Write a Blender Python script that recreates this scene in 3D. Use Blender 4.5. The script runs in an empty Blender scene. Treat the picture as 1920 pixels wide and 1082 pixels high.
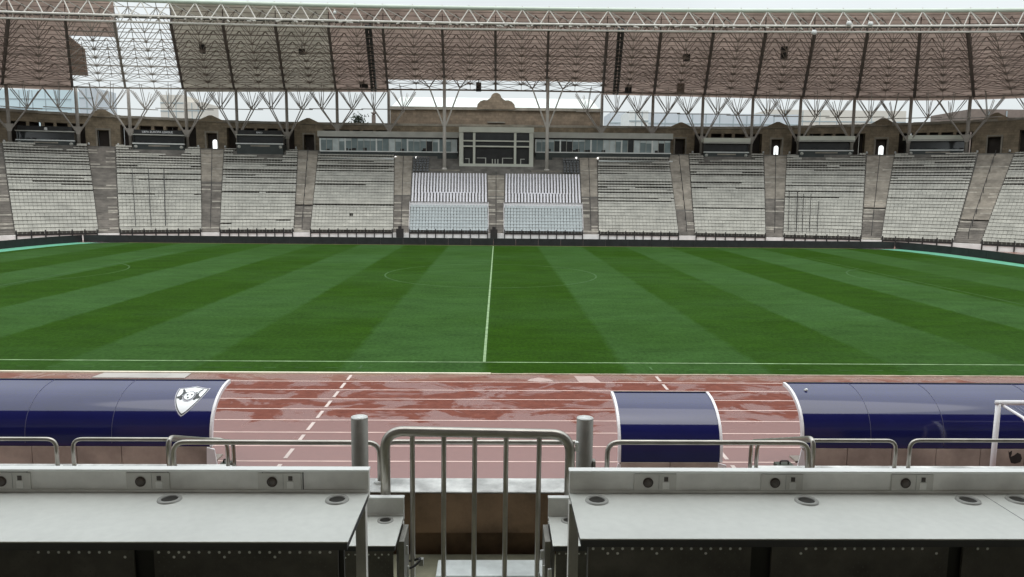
import bpy, math, random
import numpy as np
from mathutils import Vector, Matrix
random.seed(7); rng = np.random.default_rng(7)
scene = bpy.context.scene
COL = scene.collection
PI = math.pi

# ------------------------------------------------------------------ materials
def new_mat(name):
    m = bpy.data.materials.new(name); m.use_nodes = True
    nt = m.node_tree; b = nt.nodes['Principled BSDF']
    return m, nt, b

def mat(name, col, rough=.6, var=.12, scale=3., metal=0., spec=.5, bump=0., detail=5., stretch=None, var2=0., scale2=.3):
    m, nt, b = new_mat(name); N = nt.nodes; L = nt.links
    b.inputs['Roughness'].default_value = rough; b.inputs['Metallic'].default_value = metal
    b.inputs['Specular IOR Level'].default_value = spec
    geo = N.new('ShaderNodeNewGeometry'); vec = geo.outputs['Position']
    if stretch:
        mp = N.new('ShaderNodeMapping'); mp.inputs['Scale'].default_value = stretch
        L.new(vec, mp.inputs['Vector']); vec = mp.outputs['Vector']
    n = N.new('ShaderNodeTexNoise'); n.inputs['Scale'].default_value = scale; n.inputs['Detail'].default_value = detail
    L.new(vec, n.inputs['Vector'])
    mx = N.new('ShaderNodeMix'); mx.data_type = 'RGBA'
    c = Vector(col)
    mx.inputs['A'].default_value = (*(c*(1-var)), 1); mx.inputs['B'].default_value = (*[min(1, x*(1+var)) for x in c], 1)
    cr = N.new('ShaderNodeMapRange'); cr.inputs['From Min'].default_value = .3; cr.inputs['From Max'].default_value = .7
    L.new(n.outputs['Fac'], cr.inputs['Value']); L.new(cr.outputs['Result'], mx.inputs['Factor'])
    out = mx.outputs['Result']
    if var2 > 0:
        n2 = N.new('ShaderNodeTexNoise'); n2.inputs['Scale'].default_value = scale2; n2.inputs['Detail'].default_value = 8; n2.inputs['Roughness'].default_value = .65
        L.new(geo.outputs['Position'], n2.inputs['Vector'])
        r2 = N.new('ShaderNodeMapRange'); r2.inputs['From Min'].default_value = .35; r2.inputs['From Max'].default_value = .65
        r2.inputs['To Min'].default_value = 1-var2; r2.inputs['To Max'].default_value = 1+var2*.4
        L.new(n2.outputs['Fac'], r2.inputs['Value'])
        mu = N.new('ShaderNodeVectorMath'); mu.operation = 'SCALE'
        L.new(out, mu.inputs[0]); L.new(r2.outputs['Result'], mu.inputs['Scale']); out = mu.outputs['Vector']
    L.new(out, b.inputs['Base Color'])
    if bump > 0:
        bp = N.new('ShaderNodeBump'); bp.inputs['Strength'].default_value = bump; bp.inputs['Distance'].default_value = .02
        L.new(n.outputs['Fac'], bp.inputs['Height']); L.new(bp.outputs['Normal'], b.inputs['Normal'])
    return m

def grass_mat():
    m, nt, b = new_mat('mown_grass'); N = nt.nodes; L = nt.links
    geo = N.new('ShaderNodeNewGeometry'); P = geo.outputs['Position']
    def noise(scale, detail=4, stretch=(1, 1, 1), rough=.55):
        mp = N.new('ShaderNodeMapping'); mp.inputs['Scale'].default_value = stretch
        L.new(P, mp.inputs['Vector'])
        n = N.new('ShaderNodeTexNoise'); n.inputs['Scale'].default_value = scale; n.inputs['Detail'].default_value = detail
        n.inputs['Roughness'].default_value = rough
        L.new(mp.outputs['Vector'], n.inputs['Vector']); return n.outputs['Fac']
    def math_(op, a, bb=None, c=None):
        n = N.new('ShaderNodeMath'); n.operation = op
        for i, v in enumerate((a, bb, c)):
            if v is None: continue
            if isinstance(v, (int, float)): n.inputs[i].default_value = v
            else: L.new(v, n.inputs[i])
        return n.outputs[0]
    sp = N.new('ShaderNodeSeparateXYZ'); L.new(P, sp.inputs[0])
    wob = math_('MULTIPLY_ADD', noise(.9, 3), .5, -.25)
    xx = math_('ADD', sp.outputs['X'], wob)
    fr = math_('PINGPONG', math_('DIVIDE', xx, 5.865), 1.0)     # 0..1..0
    # square wave of period 2 stripes: sin
    sw = math_('SINE', math_('MULTIPLY', xx, PI/5.865))
    st = math_('MULTIPLY_ADD', math_('MULTIPLY', sw, 11.), .5, .5)
    cl = N.new('ShaderNodeClamp'); L.new(st, cl.inputs['Value'])
    # stripe strength fades unevenly over the field
    big = noise(.05, 3)
    mr = N.new('ShaderNodeMapRange'); mr.inputs['From Min'].default_value = .38; mr.inputs['From Max'].default_value = .6
    mr.inputs['To Min'].default_value = .30; mr.inputs['To Max'].default_value = .95
    L.new(big, mr.inputs['Value'])
    # crosswise mowing pass
    sy = math_('SINE', math_('MULTIPLY', math_('ADD', sp.outputs['Y'], wob), PI/8.5))
    sy = math_('MULTIPLY', math_('GREATER_THAN', sy, 0.), .22)
    f = math_('MULTIPLY', math_('SUBTRACT', cl.outputs[0], .5), mr.outputs['Result'])
    f = math_('ADD', f, .5)
    f = math_('MULTIPLY_ADD', sy, .5, f)
    mx = N.new('ShaderNodeMix'); mx.data_type = 'RGBA'
    mx.inputs['A'].default_value = (.032, .0755, .0195, 1)     # pale stripe
    mx.inputs['B'].default_value = (.0175, .0490, .0028, 1)     # dark stripe
    L.new(f, mx.inputs['Factor'])
    # mottling
    n1 = noise(.35, 7, (1, 1.8, 1), .62); n2 = noise(6., 6, (1, .5, 1), .7)
    v = math_('ADD', math_('MULTIPLY', n1, .5), math_('MULTIPLY', n2, .75))
    mr2 = N.new('ShaderNodeMapRange'); mr2.inputs['From Min'].default_value = .4; mr2.inputs['From Max'].default_value = .85
    mr2.inputs['To Min'].default_value = .58; mr2.inputs['To Max'].default_value = 1.42
    L.new(v, mr2.inputs['Value'])
    sc = N.new('ShaderNodeVectorMath'); sc.operation = 'SCALE'
    L.new(mx.outputs['Result'], sc.inputs[0]); L.new(mr2.outputs['Result'], sc.inputs['Scale'])
    # worn earth at the far edge
    wr = N.new('ShaderNodeMapRange'); wr.inputs['From Min'].default_value = 99.75; wr.inputs['From Max'].default_value = 100.4
    L.new(math_('ADD', sp.outputs['Y'], math_('MULTIPLY_ADD', noise(.8, 4), 1.2, -.6)), wr.inputs['Value'])
    wr2 = N.new('ShaderNodeMapRange'); wr2.inputs['From Min'].default_value = 29.75; wr2.inputs['From Max'].default_value = 29.35
    L.new(math_('ADD', sp.outputs['Y'], math_('MULTIPLY_ADD', noise(1.1, 4), .9, -.35)), wr2.inputs['Value'])
    mx2 = N.new('ShaderNodeMix'); mx2.data_type = 'RGBA'; mx2.inputs['B'].default_value = (.16, .13, .07, 1)
    L.new(math_('MULTIPLY', math_('MAXIMUM', wr.outputs['Result'], wr2.outputs['Result']), .7), mx2.inputs['Factor'])
    L.new(sc.outputs['Vector'], mx2.inputs['A'])
    L.new(mx2.outputs['Result'], b.inputs['Base Color'])
    b.inputs['Roughness'].default_value = 1.; b.inputs['Specular IOR Level'].default_value = .04
    bp = N.new('ShaderNodeBump'); bp.inputs['Strength'].default_value = .6; bp.inputs['Distance'].default_value = .05
    L.new(n2, bp.inputs['Height']); L.new(bp.outputs['Normal'], b.inputs['Normal'])
    return m

def track_mat():
    m, nt, b = new_mat('wet_track'); N = nt.nodes; L = nt.links
    geo = N.new('ShaderNodeNewGeometry'); P = geo.outputs['Position']
    sp = N.new('ShaderNodeSeparateXYZ'); L.new(P, sp.inputs[0])
    def noise(scale, detail, stretch, rough=.6, dist=0.):
        mp = N.new('ShaderNodeMapping'); mp.inputs['Scale'].default_value = stretch
        L.new(P, mp.inputs['Vector'])
        n = N.new('ShaderNodeTexNoise'); n.inputs['Scale'].default_value = scale; n.inputs['Detail'].default_value = detail
        n.inputs['Roughness'].default_value = rough; n.inputs['Distortion'].default_value = dist
        L.new(mp.outputs['Vector'], n.inputs['Vector']); return n.outputs['Fac']
    def mr(v, a, bb, c=0., d=1.):
        n = N.new('ShaderNodeMapRange'); n.inputs['From Min'].default_value = a; n.inputs['From Max'].default_value = bb
        n.inputs['To Min'].default_value = c; n.inputs['To Max'].default_value = d
        L.new(v, n.inputs['Value']); return n.outputs['Result']
    def ma(op, a, bb):
        n = N.new('ShaderNodeMath'); n.operation = op
        for i, v in enumerate((a, bb)):
            if isinstance(v, (int, float)): n.inputs[i].default_value = v
            else: L.new(v, n.inputs[i])
        return n.outputs[0]
    n1 = noise(.62, 9, (.8, 1.1, 1), .62, .7)
    bias = ma('ADD', mr(sp.outputs['Y'], 24.2, 21.6, 0., .25), mr(sp.outputs['Y'], 27.6, 28.9, 0., .05))
    wet = mr(ma('ADD', n1, bias), .495, .572)
    n2 = noise(3., 7, (1, 1, 1), .7)
    col = N.new('ShaderNodeMix'); col.data_type = 'RGBA'
    col.inputs['A'].default_value = (.105, .027, .017, 1); col.inputs['B'].default_value = (.19, .060, .040, 1)
    L.new(mr(n2, .3, .7), col.inputs['Factor'])
    col2 = N.new('ShaderNodeMix'); col2.data_type = 'RGBA'
    col2.inputs['B'].default_value = (.25, .140, .132, 1)  # pale pink puts the sky's reflection on wet patches into the base colour
    L.new(ma('MULTIPLY', wet, .75), col2.inputs['Factor']); L.new(col.outputs['Result'], col2.inputs['A'])
    # silt near the kerb
    col3 = N.new('ShaderNodeMix'); col3.data_type = 'RGBA'; col3.inputs['B'].default_value = (.24, .155, .12, 1)
    L.new(ma('MULTIPLY', mr(sp.outputs['Y'], 27.9, 29.1), mr(noise(1.5, 6, (.5, 1, 1)), .35, .6, .2, .85)), col3.inputs['Factor'])
    L.new(col2.outputs['Result'], col3.inputs['A'])
    L.new(col3.outputs['Result'], b.inputs['Base Color'])
    L.new(mr(wet, 0, 1, .55, .22), b.inputs['Roughness'])
    L.new(mr(wet, 0, 1, .08, .6), b.inputs['Specular IOR Level'])
    bp = N.new('ShaderNodeBump'); bp.inputs['Distance'].default_value = .01
    L.new(mr(wet, 0, 1, .5, .05), bp.inputs['Strength'])
    L.new(noise(18., 4, (1, 1, 1)), bp.inputs['Height']); L.new(bp.outputs['Normal'], b.inputs['Normal'])
    return m

def stone_mat(name, col, bw=1.1, bh=.42, wave=.0):
    m, nt, b = new_mat(name); N = nt.nodes; L = nt.links
    geo = N.new('ShaderNodeNewGeometry')
    sp = N.new('ShaderNodeSeparateXYZ'); L.new(geo.outputs['Position'], sp.inputs[0])
    cb = N.new('ShaderNodeCombineXYZ'); L.new(sp.outputs['X'], cb.inputs['X']); L.new(sp.outputs['Z'], cb.inputs['Y'])
    br = N.new('ShaderNodeTexBrick'); br.inputs['Scale'].default_value = 1.
    br.inputs['Brick Width'].default_value = bw; br.inputs['Row Height'].default_value = bh; br.inputs['Mortar Size'].default_value = .012
    c = Vector(col)
    br.inputs['Color1'].default_value = (*(c*.86), 1); br.inputs['Color2'].default_value = (*(c*1.12), 1); br.inputs['Mortar'].default_value = (*(c*.6), 1)
    L.new(cb.outputs[0], br.inputs['Vector'])
    n = N.new('ShaderNodeTexNoise'); n.inputs['Scale'].default_value = .7; n.inputs['Detail'].default_value = 9; n.inputs['Roughness'].default_value = .68
    L.new(geo.outputs['Position'], n.inputs['Vector'])
    r = N.new('ShaderNodeMapRange'); r.inputs['From Min'].default_value = .3; r.inputs['From Max'].default_value = .7
    r.inputs['To Min'].default_value = .58; r.inputs['To Max'].default_value = 1.25
    L.new(n.outputs['Fac'], r.inputs['Value'])
    sc = N.new('ShaderNodeVectorMath'); sc.operation = 'SCALE'
    L.new(br.outputs['Color'], sc.inputs[0]); L.new(r.outputs['Result'], sc.inputs['Scale'])
    L.new(sc.outputs['Vector'], b.inputs['Base Color']); b.inputs['Roughness'].default_value = .85
    return m

def glass_mat(name, col, rough=.06):
    m, nt, b = new_mat(name); N = nt.nodes; L = nt.links
    geo = N.new('ShaderNodeNewGeometry')
    n = N.new('ShaderNodeTexNoise'); n.inputs['Scale'].default_value = .8; n.inputs['Detail'].default_value = 5
    L.new(geo.outputs['Position'], n.inputs['Vector'])
    mx = N.new('ShaderNodeMix'); mx.data_type = 'RGBA'; c = Vector(col)
    mx.inputs['A'].default_value = (*(c*.6), 1); mx.inputs['B'].default_value = (*(c*1.35), 1)
    L.new(n.outputs['Fac'], mx.inputs['Factor']); L.new(mx.outputs['Result'], b.inputs['Base Color'])
    b.inputs['Roughness'].default_value = rough; b.inputs['Specular IOR Level'].default_value = .8
    return m

M = {}
M['grass'] = grass_mat()
M['track'] = track_mat()
M['line'] = mat('track_line_paint', (.66, .48, .43), .6, .15, 2.)
M['dash'] = mat('white_line_paint', (.52, .43, .40), .6, .12, 2.)
M['chalk'] = mat('chalk_line', (.20, .29, .155), .9, .35, 1.6, spec=.1)
M['chalk_faint'] = mat('faint_chalk_line', (.045, .095, .032), .9, .4, .9, spec=.1)
M['asphalt'] = mat('asphalt', (.07, .068, .066), .8, .2, 1.5)
M['kerb'] = mat('kerb_paint', (.74, .68, .54), .6, .12, 1.)
M['kerb_old'] = mat('worn_kerb_paint', (.48, .40, .31), .7, .3, 1.5)
M['turf'] = mat('mint_turf', (.10, .30, .20), .8, .15, 1.2, spec=.2)
M['board'] = mat('black_board', (.020, .020, .022), .45, .3, 1.5)
M['concrete'] = mat('terrace_concrete', (.215, .20, .18), .85, .25, .9, bump=.3, var2=.3, scale2=.25)
M['aisle'] = mat('aisle_concrete', (.43, .385, .33), .85, .18, 1.1, bump=.3, var2=.35, scale2=.3)
M['aisle_dark'] = mat('wet_aisle_concrete', (.24, .215, .19), .7, .22, 1.1, bump=.3, var2=.35, scale2=.3)
M['nosing'] = mat('worn_pale_nosing', (.50, .46, .40), .8, .3, 1.5)
M['white_wall'] = mat('white_painted_wall', (.82, .80, .78), .6, .1, .8)
M['black_metal'] = mat('black_metal', (.022, .021, .020), .5, .2, 4.)
M['seat'] = mat('seat_plastic', (.475, .46, .41), .5, .10, .6, var2=.22, scale2=.5)
M['seat_vip'] = mat('white_seat_plastic', (.78, .76, .80), .4, .06, 1.)
M['seat_pale'] = mat('pale_blue_seat_plastic', (.43, .465, .47), .35, .08, 1.2)
M['seat_dark'] = mat('dark_seat_plastic', (.11, .115, .12), .5, .2, 1.)
M['roof_brown'] = mat('roof_cladding_brown', (.56, .43, .375), .75, .09, .5, stretch=(1, 1, 1), var2=.28, scale2=.22)
M['roof_olive'] = mat('roof_cladding_olive', (.52, .475, .40), .75, .09, .5, var2=.28, scale2=.22)
for k_ in ('roof_brown', 'roof_olive'):      # translucency added to the cladding to brighten its underside
    nt_ = M[k_].node_tree; b_ = nt_.nodes['Principled BSDF']; tb = nt_.nodes.new('ShaderNodeBsdfTranslucent'); ms = nt_.nodes.new('ShaderNodeMixShader')
    lk = b_.inputs['Base Color'].links[0].from_socket; nt_.links.new(lk, tb.inputs['Color'])
    ms.inputs['Fac'].default_value = .17
    nt_.links.new(b_.outputs[0], ms.inputs[1]); nt_.links.new(tb.outputs[0], ms.inputs[2]); nt_.links.new(ms.outputs[0], nt_.nodes['Material Output'].inputs['Surface'])
M['near_roof'] = mat('near_roof_brown', (.20, .095, .065), .8, .2, .4, var2=.4, scale2=.15)
M['rib_steel'] = mat('rib_steel_brown', (.10, .078, .068), .6, .15, .8)
M['steel_dark'] = mat('roof_steel_shade_brown', (.21, .165, .14), .6, .15, .8)  # grey-white roof tubes; the brown puts the shade under the roof into the colour
M['steel_pale'] = mat('roof_steel_white', (.58, .55, .505), .45, .1, .8)
M['steel_grey'] = mat('column_steel_grey', (.31, .28, .25), .5, .12, .8)
M['gutter'] = mat('pale_green_gutter', (.50, .56, .48), .45, .06, .6)
M['stone'] = stone_mat('brown_stone', (.27, .215, .15))
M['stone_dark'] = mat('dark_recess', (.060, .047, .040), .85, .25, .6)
M['stone_trim'] = mat('stone_trim', (.30, .27, .225), .8, .18, .7, var2=.3, scale2=.4)
M['bldg'] = stone_mat('brown_stone_block', (.25, .19, .135), 1.3, .5)
M['pale_roof'] = mat('pale_metal_roof', (.62, .66, .63), .5, .08, .4)
M['cream'] = mat('cream_panel', (.60, .61, .53), .5, .06, .5)
M['frame_white'] = mat('white_frame', (.74, .76, .74), .4, .06, .6)
M['slab'] = mat('press_box_slab', (.46, .46, .42), .6, .12, .6)
M['green_dark'] = mat('dark_green_panel', (.034, .042, .040), .45, .25, .7)
M['glass'] = glass_mat('press_glass', (.25, .31, .32))
M['glass_light'] = glass_mat('blind_behind_glass', (.58, .64, .64), .2)
M['glass_dark'] = glass_mat('dark_glass', (.040, .044, .046), .12)
M['interior'] = mat('dark_interior', (.022, .022, .022), .7, .3, .9)
M['navy'] = mat('navy_polycarbonate', (.011, .013, .080), .08, .12, .9, spec=.75)
M['seam'] = mat('dark_seam', (.10, .10, .17), .4, .1, 4.)
M['trim_white'] = mat('white_trim', (.80, .78, .80), .35, .05, 2.)
M['panel_beige'] = mat('beige_back_panel', (.38, .32, .275), .55, .14, .8, var2=.3, scale2=.8)
M['black_rubber'] = mat('black_rubber', (.02, .018, .018), .6, .2, 3.)
M['desk'] = mat('white_laminate', (.60, .61, .575), .33, .04, 26., var2=.07, scale2=2.)
M['desk_edge'] = mat('dark_desk_edge', (.050, .050, .058), .5, .15, 6.)
M['upstand'] = mat('grey_aluminium_trunking', (.78, .77, .735), .5, .05, 14., metal=.0, stretch=(1, 1, 1), var2=.12, scale2=5.)
M['upstand_cap'] = mat('pale_aluminium_cap', (.84, .85, .83), .3, .04, 4.)
M['socket_plate'] = mat('socket_plate', (.60, .585, .545), .4, .05, 8.)
M['socket_dark'] = mat('socket_hole', (.045, .030, .022), .4, .3, 30.)
M['leg'] = mat('pale_leg_paint', (.82, .80, .76), .45, .12, 6., var2=.2, scale2=4.)
M['ring'] = mat('grey_grommet_ring', (.34, .34, .32), .4, .08, 10.)
M['hole'] = mat('grommet_hole', (.018, .016, .012), .6, .3, 20.)
M['perf'] = mat('perforated_black_panel', (.135, .125, .115), .5, .25, 9., var2=.3, scale2=3.)
M['dot_backlight'] = mat('bright_perforation', (.92, .92, .92), .5, .05, 5.)  # pale paint standing for daylight through the holes
M['dot_dim'] = mat('dim_perforation', (.13, .125, .12), .5, .2, 5.)
M['steel'] = mat('brushed_steel', (.46, .435, .395), .30, .12, 6., metal=.75, var2=.18, scale2=4.)
M['galv'] = mat('grey_post_paint', (.25, .24, .215), .5, .1, 6., metal=.35, var2=.2, scale2=5.)
M['coping'] = mat('wet_coping_concrete', (.66, .66, .64), .4, .25, 5., var2=.5, scale2=3.)
M['brown_wall'] = mat('brown_stone_parapet', (.27, .170, .100), .75, .22, 3., var2=.5, scale2=2.2)
M['floor_moss'] = mat('mossy_floor', (.20, .195, .135), .8, .3, 3., var2=.4, scale2=2.)
M['white_step'] = mat('worn_white_step', (.62, .66, .655), .55, .12, 4., var2=.25, scale2=3.)
M['crest_white'] = mat('crest_white', (.86, .88, .90), .35, .03, 3.)
M['crest_black'] = mat('crest_black', (.018, .022, .024), .4, .2, 8.)
M['crest_silver'] = mat('crest_silver', (.42, .41, .46), .35, .1, 6.)
M['city_glass'] = mat('far_glass_building', (.58, .70, .74), .3, .06, .1)
M['city_beige'] = mat('far_beige_wall', (.66, .62, .56), .7, .05, .1)
M['city_grey'] = mat('far_grey_wall', (.58, .62, .66), .7, .05, .1)
M['city_line'] = mat('far_window_band', (.36, .42, .44), .4, .1, .2)
M['sheet'] = mat('pale_sheet', (.36, .335, .31), .5, .12, 1.2)
M['hedge'] = mat('dark_foliage', (.035, .05, .03), .9, .4, 2.)
M['dark_case'] = mat('dark_green_case', (.03, .035, .022), .5, .2, 6.)
M['net'] = mat('grey_net', (.30, .30, .36), .7, .1, 5.)
M['lit'], nt__, bb__ = new_mat('lit_lamp_lens'); bb__.inputs['Emission Color'].default_value = (1, .98, .94, 1); bb__.inputs['Emission Strength'].default_value = .9
M['foam'] = mat('white_pad', (.72, .73, .72), .5, .05, 9.)

# ------------------------------------------------------------------ mesh helpers
WL = {}
def wl(o): return WL[o.name]

class MB:
    def __init__(s): s.v = []; s.f = []; s.mi = []; s.smooth = []
    def add(s, vs, fs, mi=0, smooth=False):
        o = len(s.v); s.v += [tuple(float(c) for c in p) for p in vs]
        for f in fs: s.f.append(tuple(i+o for i in f)); s.mi.append(mi); s.smooth.append(smooth)
        return s
    def box(s, x0, x1, y0, y1, z0, z1, mi=0):
        vs = [(x0,y0,z0),(x1,y0,z0),(x1,y1,z0),(x0,y1,z0),(x0,y0,z1),(x1,y0,z1),(x1,y1,z1),(x0,y1,z1)]
        return s.add(vs, [(3,2,1,0),(4,5,6,7),(0,1,5,4),(1,2,6,5),(2,3,7,6),(3,0,4,7)], mi)
    def hexa(s, b, t, mi=0):
        return s.add(list(b)+list(t), [(3,2,1,0),(4,5,6,7),(0,1,5,4),(1,2,6,5),(2,3,7,6),(3,0,4,7)], mi)
    def obox(s, c, ax, ay, az, mi=0):
        c = np.array(c, float); ax = np.array(ax, float); ay = np.array(ay, float); az = np.array(az, float)
        b = [c-ax-ay-az, c+ax-ay-az, c+ax+ay-az, c-ax+ay-az]; t = [p+2*az for p in b]
        return s.hexa(b, t, mi)
    def tube(s, p, q, r, n=4, r2=None, caps=False, mi=0):
        p = np.array(p, float); q = np.array(q, float); d = q-p; L = np.linalg.norm(d)
        if L < 1e-6: return s
        d /= L; a = np.array([0,0,1.]) if abs(d[2]) < .9 else np.array([1.,0,0])
        u = np.cross(d, a); u /= np.linalg.norm(u); w = np.cross(d, u)
        r2 = r if r2 is None else r2
        vs = []
        for c, rr in ((p, r), (q, r2)):
            for k in range(n):
                th = 2*PI*(k+.5)/n; vs.append(c+rr*(math.cos(th)*u+math.sin(th)*w))
        fs = [(k, (k+1) % n, n+(k+1) % n, n+k) for k in range(n)]
        if caps: fs += [tuple(range(n-1, -1, -1)), tuple(range(n, 2*n))]
        return s.add(vs, fs, mi, n > 6)
    def path(s, pts, r, n=8, mi=0, caps=True):
        P = [np.array(p, float) for p in pts]; vs = []; T = []
        for i in range(len(P)):
            a = P[max(0, i-1)]; b = P[min(len(P)-1, i+1)]; t = b-a; T.append(t/np.linalg.norm(t))
        u = None
        for i, t in enumerate(T):
            if u is None:
                a = np.array([0,0,1.]) if abs(t[2]) < .9 else np.array([0,1.,0]); u = np.cross(t, a)
            else: u = u-t*np.dot(u, t)
            u /= np.linalg.norm(u); w = np.cross(t, u)
            for k in range(n):
                th = 2*PI*k/n; vs.append(P[i]+r*(math.cos(th)*u+math.sin(th)*w))
        fs = []
        for i in range(len(P)-1):
            for k in range(n): fs.append((i*n+k, i*n+(k+1) % n, (i+1)*n+(k+1) % n, (i+1)*n+k))
        s.add(vs, fs, mi, True)
        if caps:
            o = len(s.v)-len(vs)
            s.f.append(tuple(o+k for k in range(n-1, -1, -1))); s.f.append(tuple(o+(len(P)-1)*n+k for k in range(n)))
            s.mi += [mi, mi]; s.smooth += [False, False]
        return s
    def cyl(s, x, y, z0, z1, r, n=20, r2=None, mi=0):
        return s.tube((x, y, z0), (x, y, z1), r, n, r2, True, mi)
    def ngon_prism(s, poly, y0, y1, mi=0):     # poly in XZ, extruded along Y
        n = len(poly)
        vs = [(x, y0, z) for x, z in poly]+[(x, y1, z) for x, z in poly]
        fs = [tuple(range(n)), tuple(range(2*n-1, n-1, -1))]+[(k, n+k, n+(k+1) % n, (k+1) % n) for k in range(n)]
        return s.add(vs, fs, mi)
    def grid(s, fn, nu, nv, mi=0, smooth=False):
        vs = [fn(i/nu, j/nv) for i in range(nu+1) for j in range(nv+1)]
        fs = [(i*(nv+1)+j, (i+1)*(nv+1)+j, (i+1)*(nv+1)+j+1, i*(nv+1)+j+1) for i in range(nu) for j in range(nv)]
        return s.add(vs, fs, mi, smooth)
    def build(s, name, mats, parent=None, loc=None, bevel=0):
        if not isinstance(mats, (list, tuple)): mats = [mats]
        base = np.array(wl(parent) if parent is not None else (loc if loc is not None else (0, 0, 0)), float)
        me = bpy.data.meshes.new(name)
        va = np.array(s.v, float)-base
        me.from_pydata(va.tolist(), [], s.f)
        for m in mats: me.materials.append(m)
        me.polygons.foreach_set('material_index', s.mi)
        me.polygons.foreach_set('use_smooth', s.smooth)
        me.update()
        o = bpy.data.objects.new(name, me); COL.objects.link(o)
        if parent is not None: o.parent = parent; WL[o.name] = base
        else: o.location = base; WL[o.name] = base
        if bevel:
            md = o.modifiers.new('edge', 'BEVEL'); md.width = bevel; md.segments = 2; md.limit_method = 'ANGLE'
        return o

def tag(o, label=None, cat=None, group=None, kind=None):
    if label: o['label'] = label
    if cat: o['category'] = cat
    if group: o['group'] = group
    if kind: o['kind'] = kind
    return o
def thing(name, label, cat, loc=(0, 0, 0), group=None):
    o = bpy.data.objects.new(name, None); COL.objects.link(o); o.location = loc; o.empty_display_size = .3
    WL[o.name] = np.array(loc, float)
    return tag(o, label, cat, group)
def struct(o): o['kind'] = 'structure'; return o
def bez(corner_pts, r, n=6):
    """polyline with rounded corners"""
    P = [np.array(p, float) for p in corner_pts]; out = [P[0]]
    for i in range(1, len(P)-1):
        a, b, c = P[i-1], P[i], P[i+1]
        u = (a-b)/np.linalg.norm(a-b); v = (c-b)/np.linalg.norm(c-b)
        p, q = b+u*r, b+v*r
        for k in range(n+1):
            t = k/n; out.append((1-t)**2*p+2*t*(1-t)*b+t*t*q)
    out.append(P[-1]); return out

# ------------------------------------------------------------------ plan of the far stand
def hermite(xs, ys):
    xs = np.array(xs, float); ys = np.array(ys, float); m = np.gradient(ys, xs)
    def g(x):
        i = int(np.clip(np.searchsorted(xs, x)-1, 0, len(xs)-2)); h = xs[i+1]-xs[i]; t = (x-xs[i])/h
        return float((2*t**3-3*t**2+1)*ys[i]+(t**3-2*t*t+t)*h*m[i]+(-2*t**3+3*t*t)*ys[i+1]+(t**3-t*t)*h*m[i+1])
    return g
_hf = hermite([0,15,30,42,51,57,63,68,73,79], [115.2,114.8,113.4,111,108.2,105.5,101.5,96.5,90,80])
_hb = hermite([0,18,36,52,62,72,80,87,93,100], [143,142.8,142,140.5,138.5,135.5,131.5,126,119,108])
Yf = lambda x: _hf(abs(x)); Yb = lambda x: _hb(abs(x))
AF = [-75, -64.6, -54.03, -41.45, -28.79, -14.11, .33, 14.83, 29.25, 41.71, 54.13, 64.04, 75]
AB = [-97, -84.5, -69.54, -51.64, -34.57, -17.04, .17, 17.47, 34.28, 51.97, 69.48, 85.01, 98]
_xb = hermite(AF, AB)
def SP(t, s, z=None):
    xb = _xb(t); f = np.array([t, Yf(t)]); b = np.array([xb, Yb(xb)])
    p = f+(b-f)*s
    return np.array([p[0], p[1], .8+13.6*s if z is None else z])
NR = 29; RISE = 13.6/NR

# ------------------------------------------------------------------ ground, pitch, track
g = MB().grid(lambda u, v: (-1500+3000*u, -500+3000*v, -.03), 30, 30).build('ground', M['asphalt']); struct(g)
YC = 65.49
g = MB().grid(lambda u, v: (-46+92*u, YC-36.14+72.2*v, 0.0), 40, 40)
# rounded ends of the grass
for sgn in (-1, 1):
    g.grid(lambda u, v, sgn=sgn: (sgn*46+sgn*math.sqrt(max(0, 1-(2*v-1)**2))*u*14, YC+36.06*(2*v-1)*.999, 0.0), 6, 40)
pitch = struct(g.build('pitch_grass', M['grass']))

def oval(off, n=48):
    pts = []
    for k in range(n+1):
        a = -PI/2+PI*k/n; pts.append((42.2+off*math.cos(a), YC+off*math.sin(a)))
    for k in range(n+1):
        a = PI/2+PI*k/n; pts.append((-42.2+off*math.cos(a), YC+off*math.sin(a)))
    return pts
def ring(mb, o0, o1, z, mi=0):
    A = oval(o0); B = oval(o1); n = len(A)
    vs = [(x, y, z) for x, y in A]+[(x, y, z) for x, y in B]
    mb.add(vs, [(k, (k+1) % n, n+(k+1) % n, n+k) for k in range(n)][::1], mi)
tr = MB(); ring(tr, 36.15, 48.0, .006); 
# run-off in front of the near stand
tr.grid(lambda u, v: (-42+84*u, 17.5-3*v, .006), 4, 1)
struct(tr.build('running_track', M['track']))
tl = MB()
for k in range(1, 9): ring(tl, 36.15+1.22*k-.03, 36.15+1.22*k+.03, .0105)
struct(tl.build('lane_markings', M['line']))
td = MB()
for X in (-5.2, 6.88):
    y = 29.1
    while y > 18.9:
        td.box(X-.055, X+.055, y-.78, y, .0125, .0145); y -= 1.22
struct(td.build('exchange_zone_markings', M['dash']))
kb = MB().box(-45, .3, 29.27, 29.40, 0, .06); struct(kb.build('track_kerb', M['kerb']))
kb = MB().box(.32, 45, 29.29, 29.36, 0, .045); struct(kb.build('worn_track_kerb', M['kerb_old']))

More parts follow.
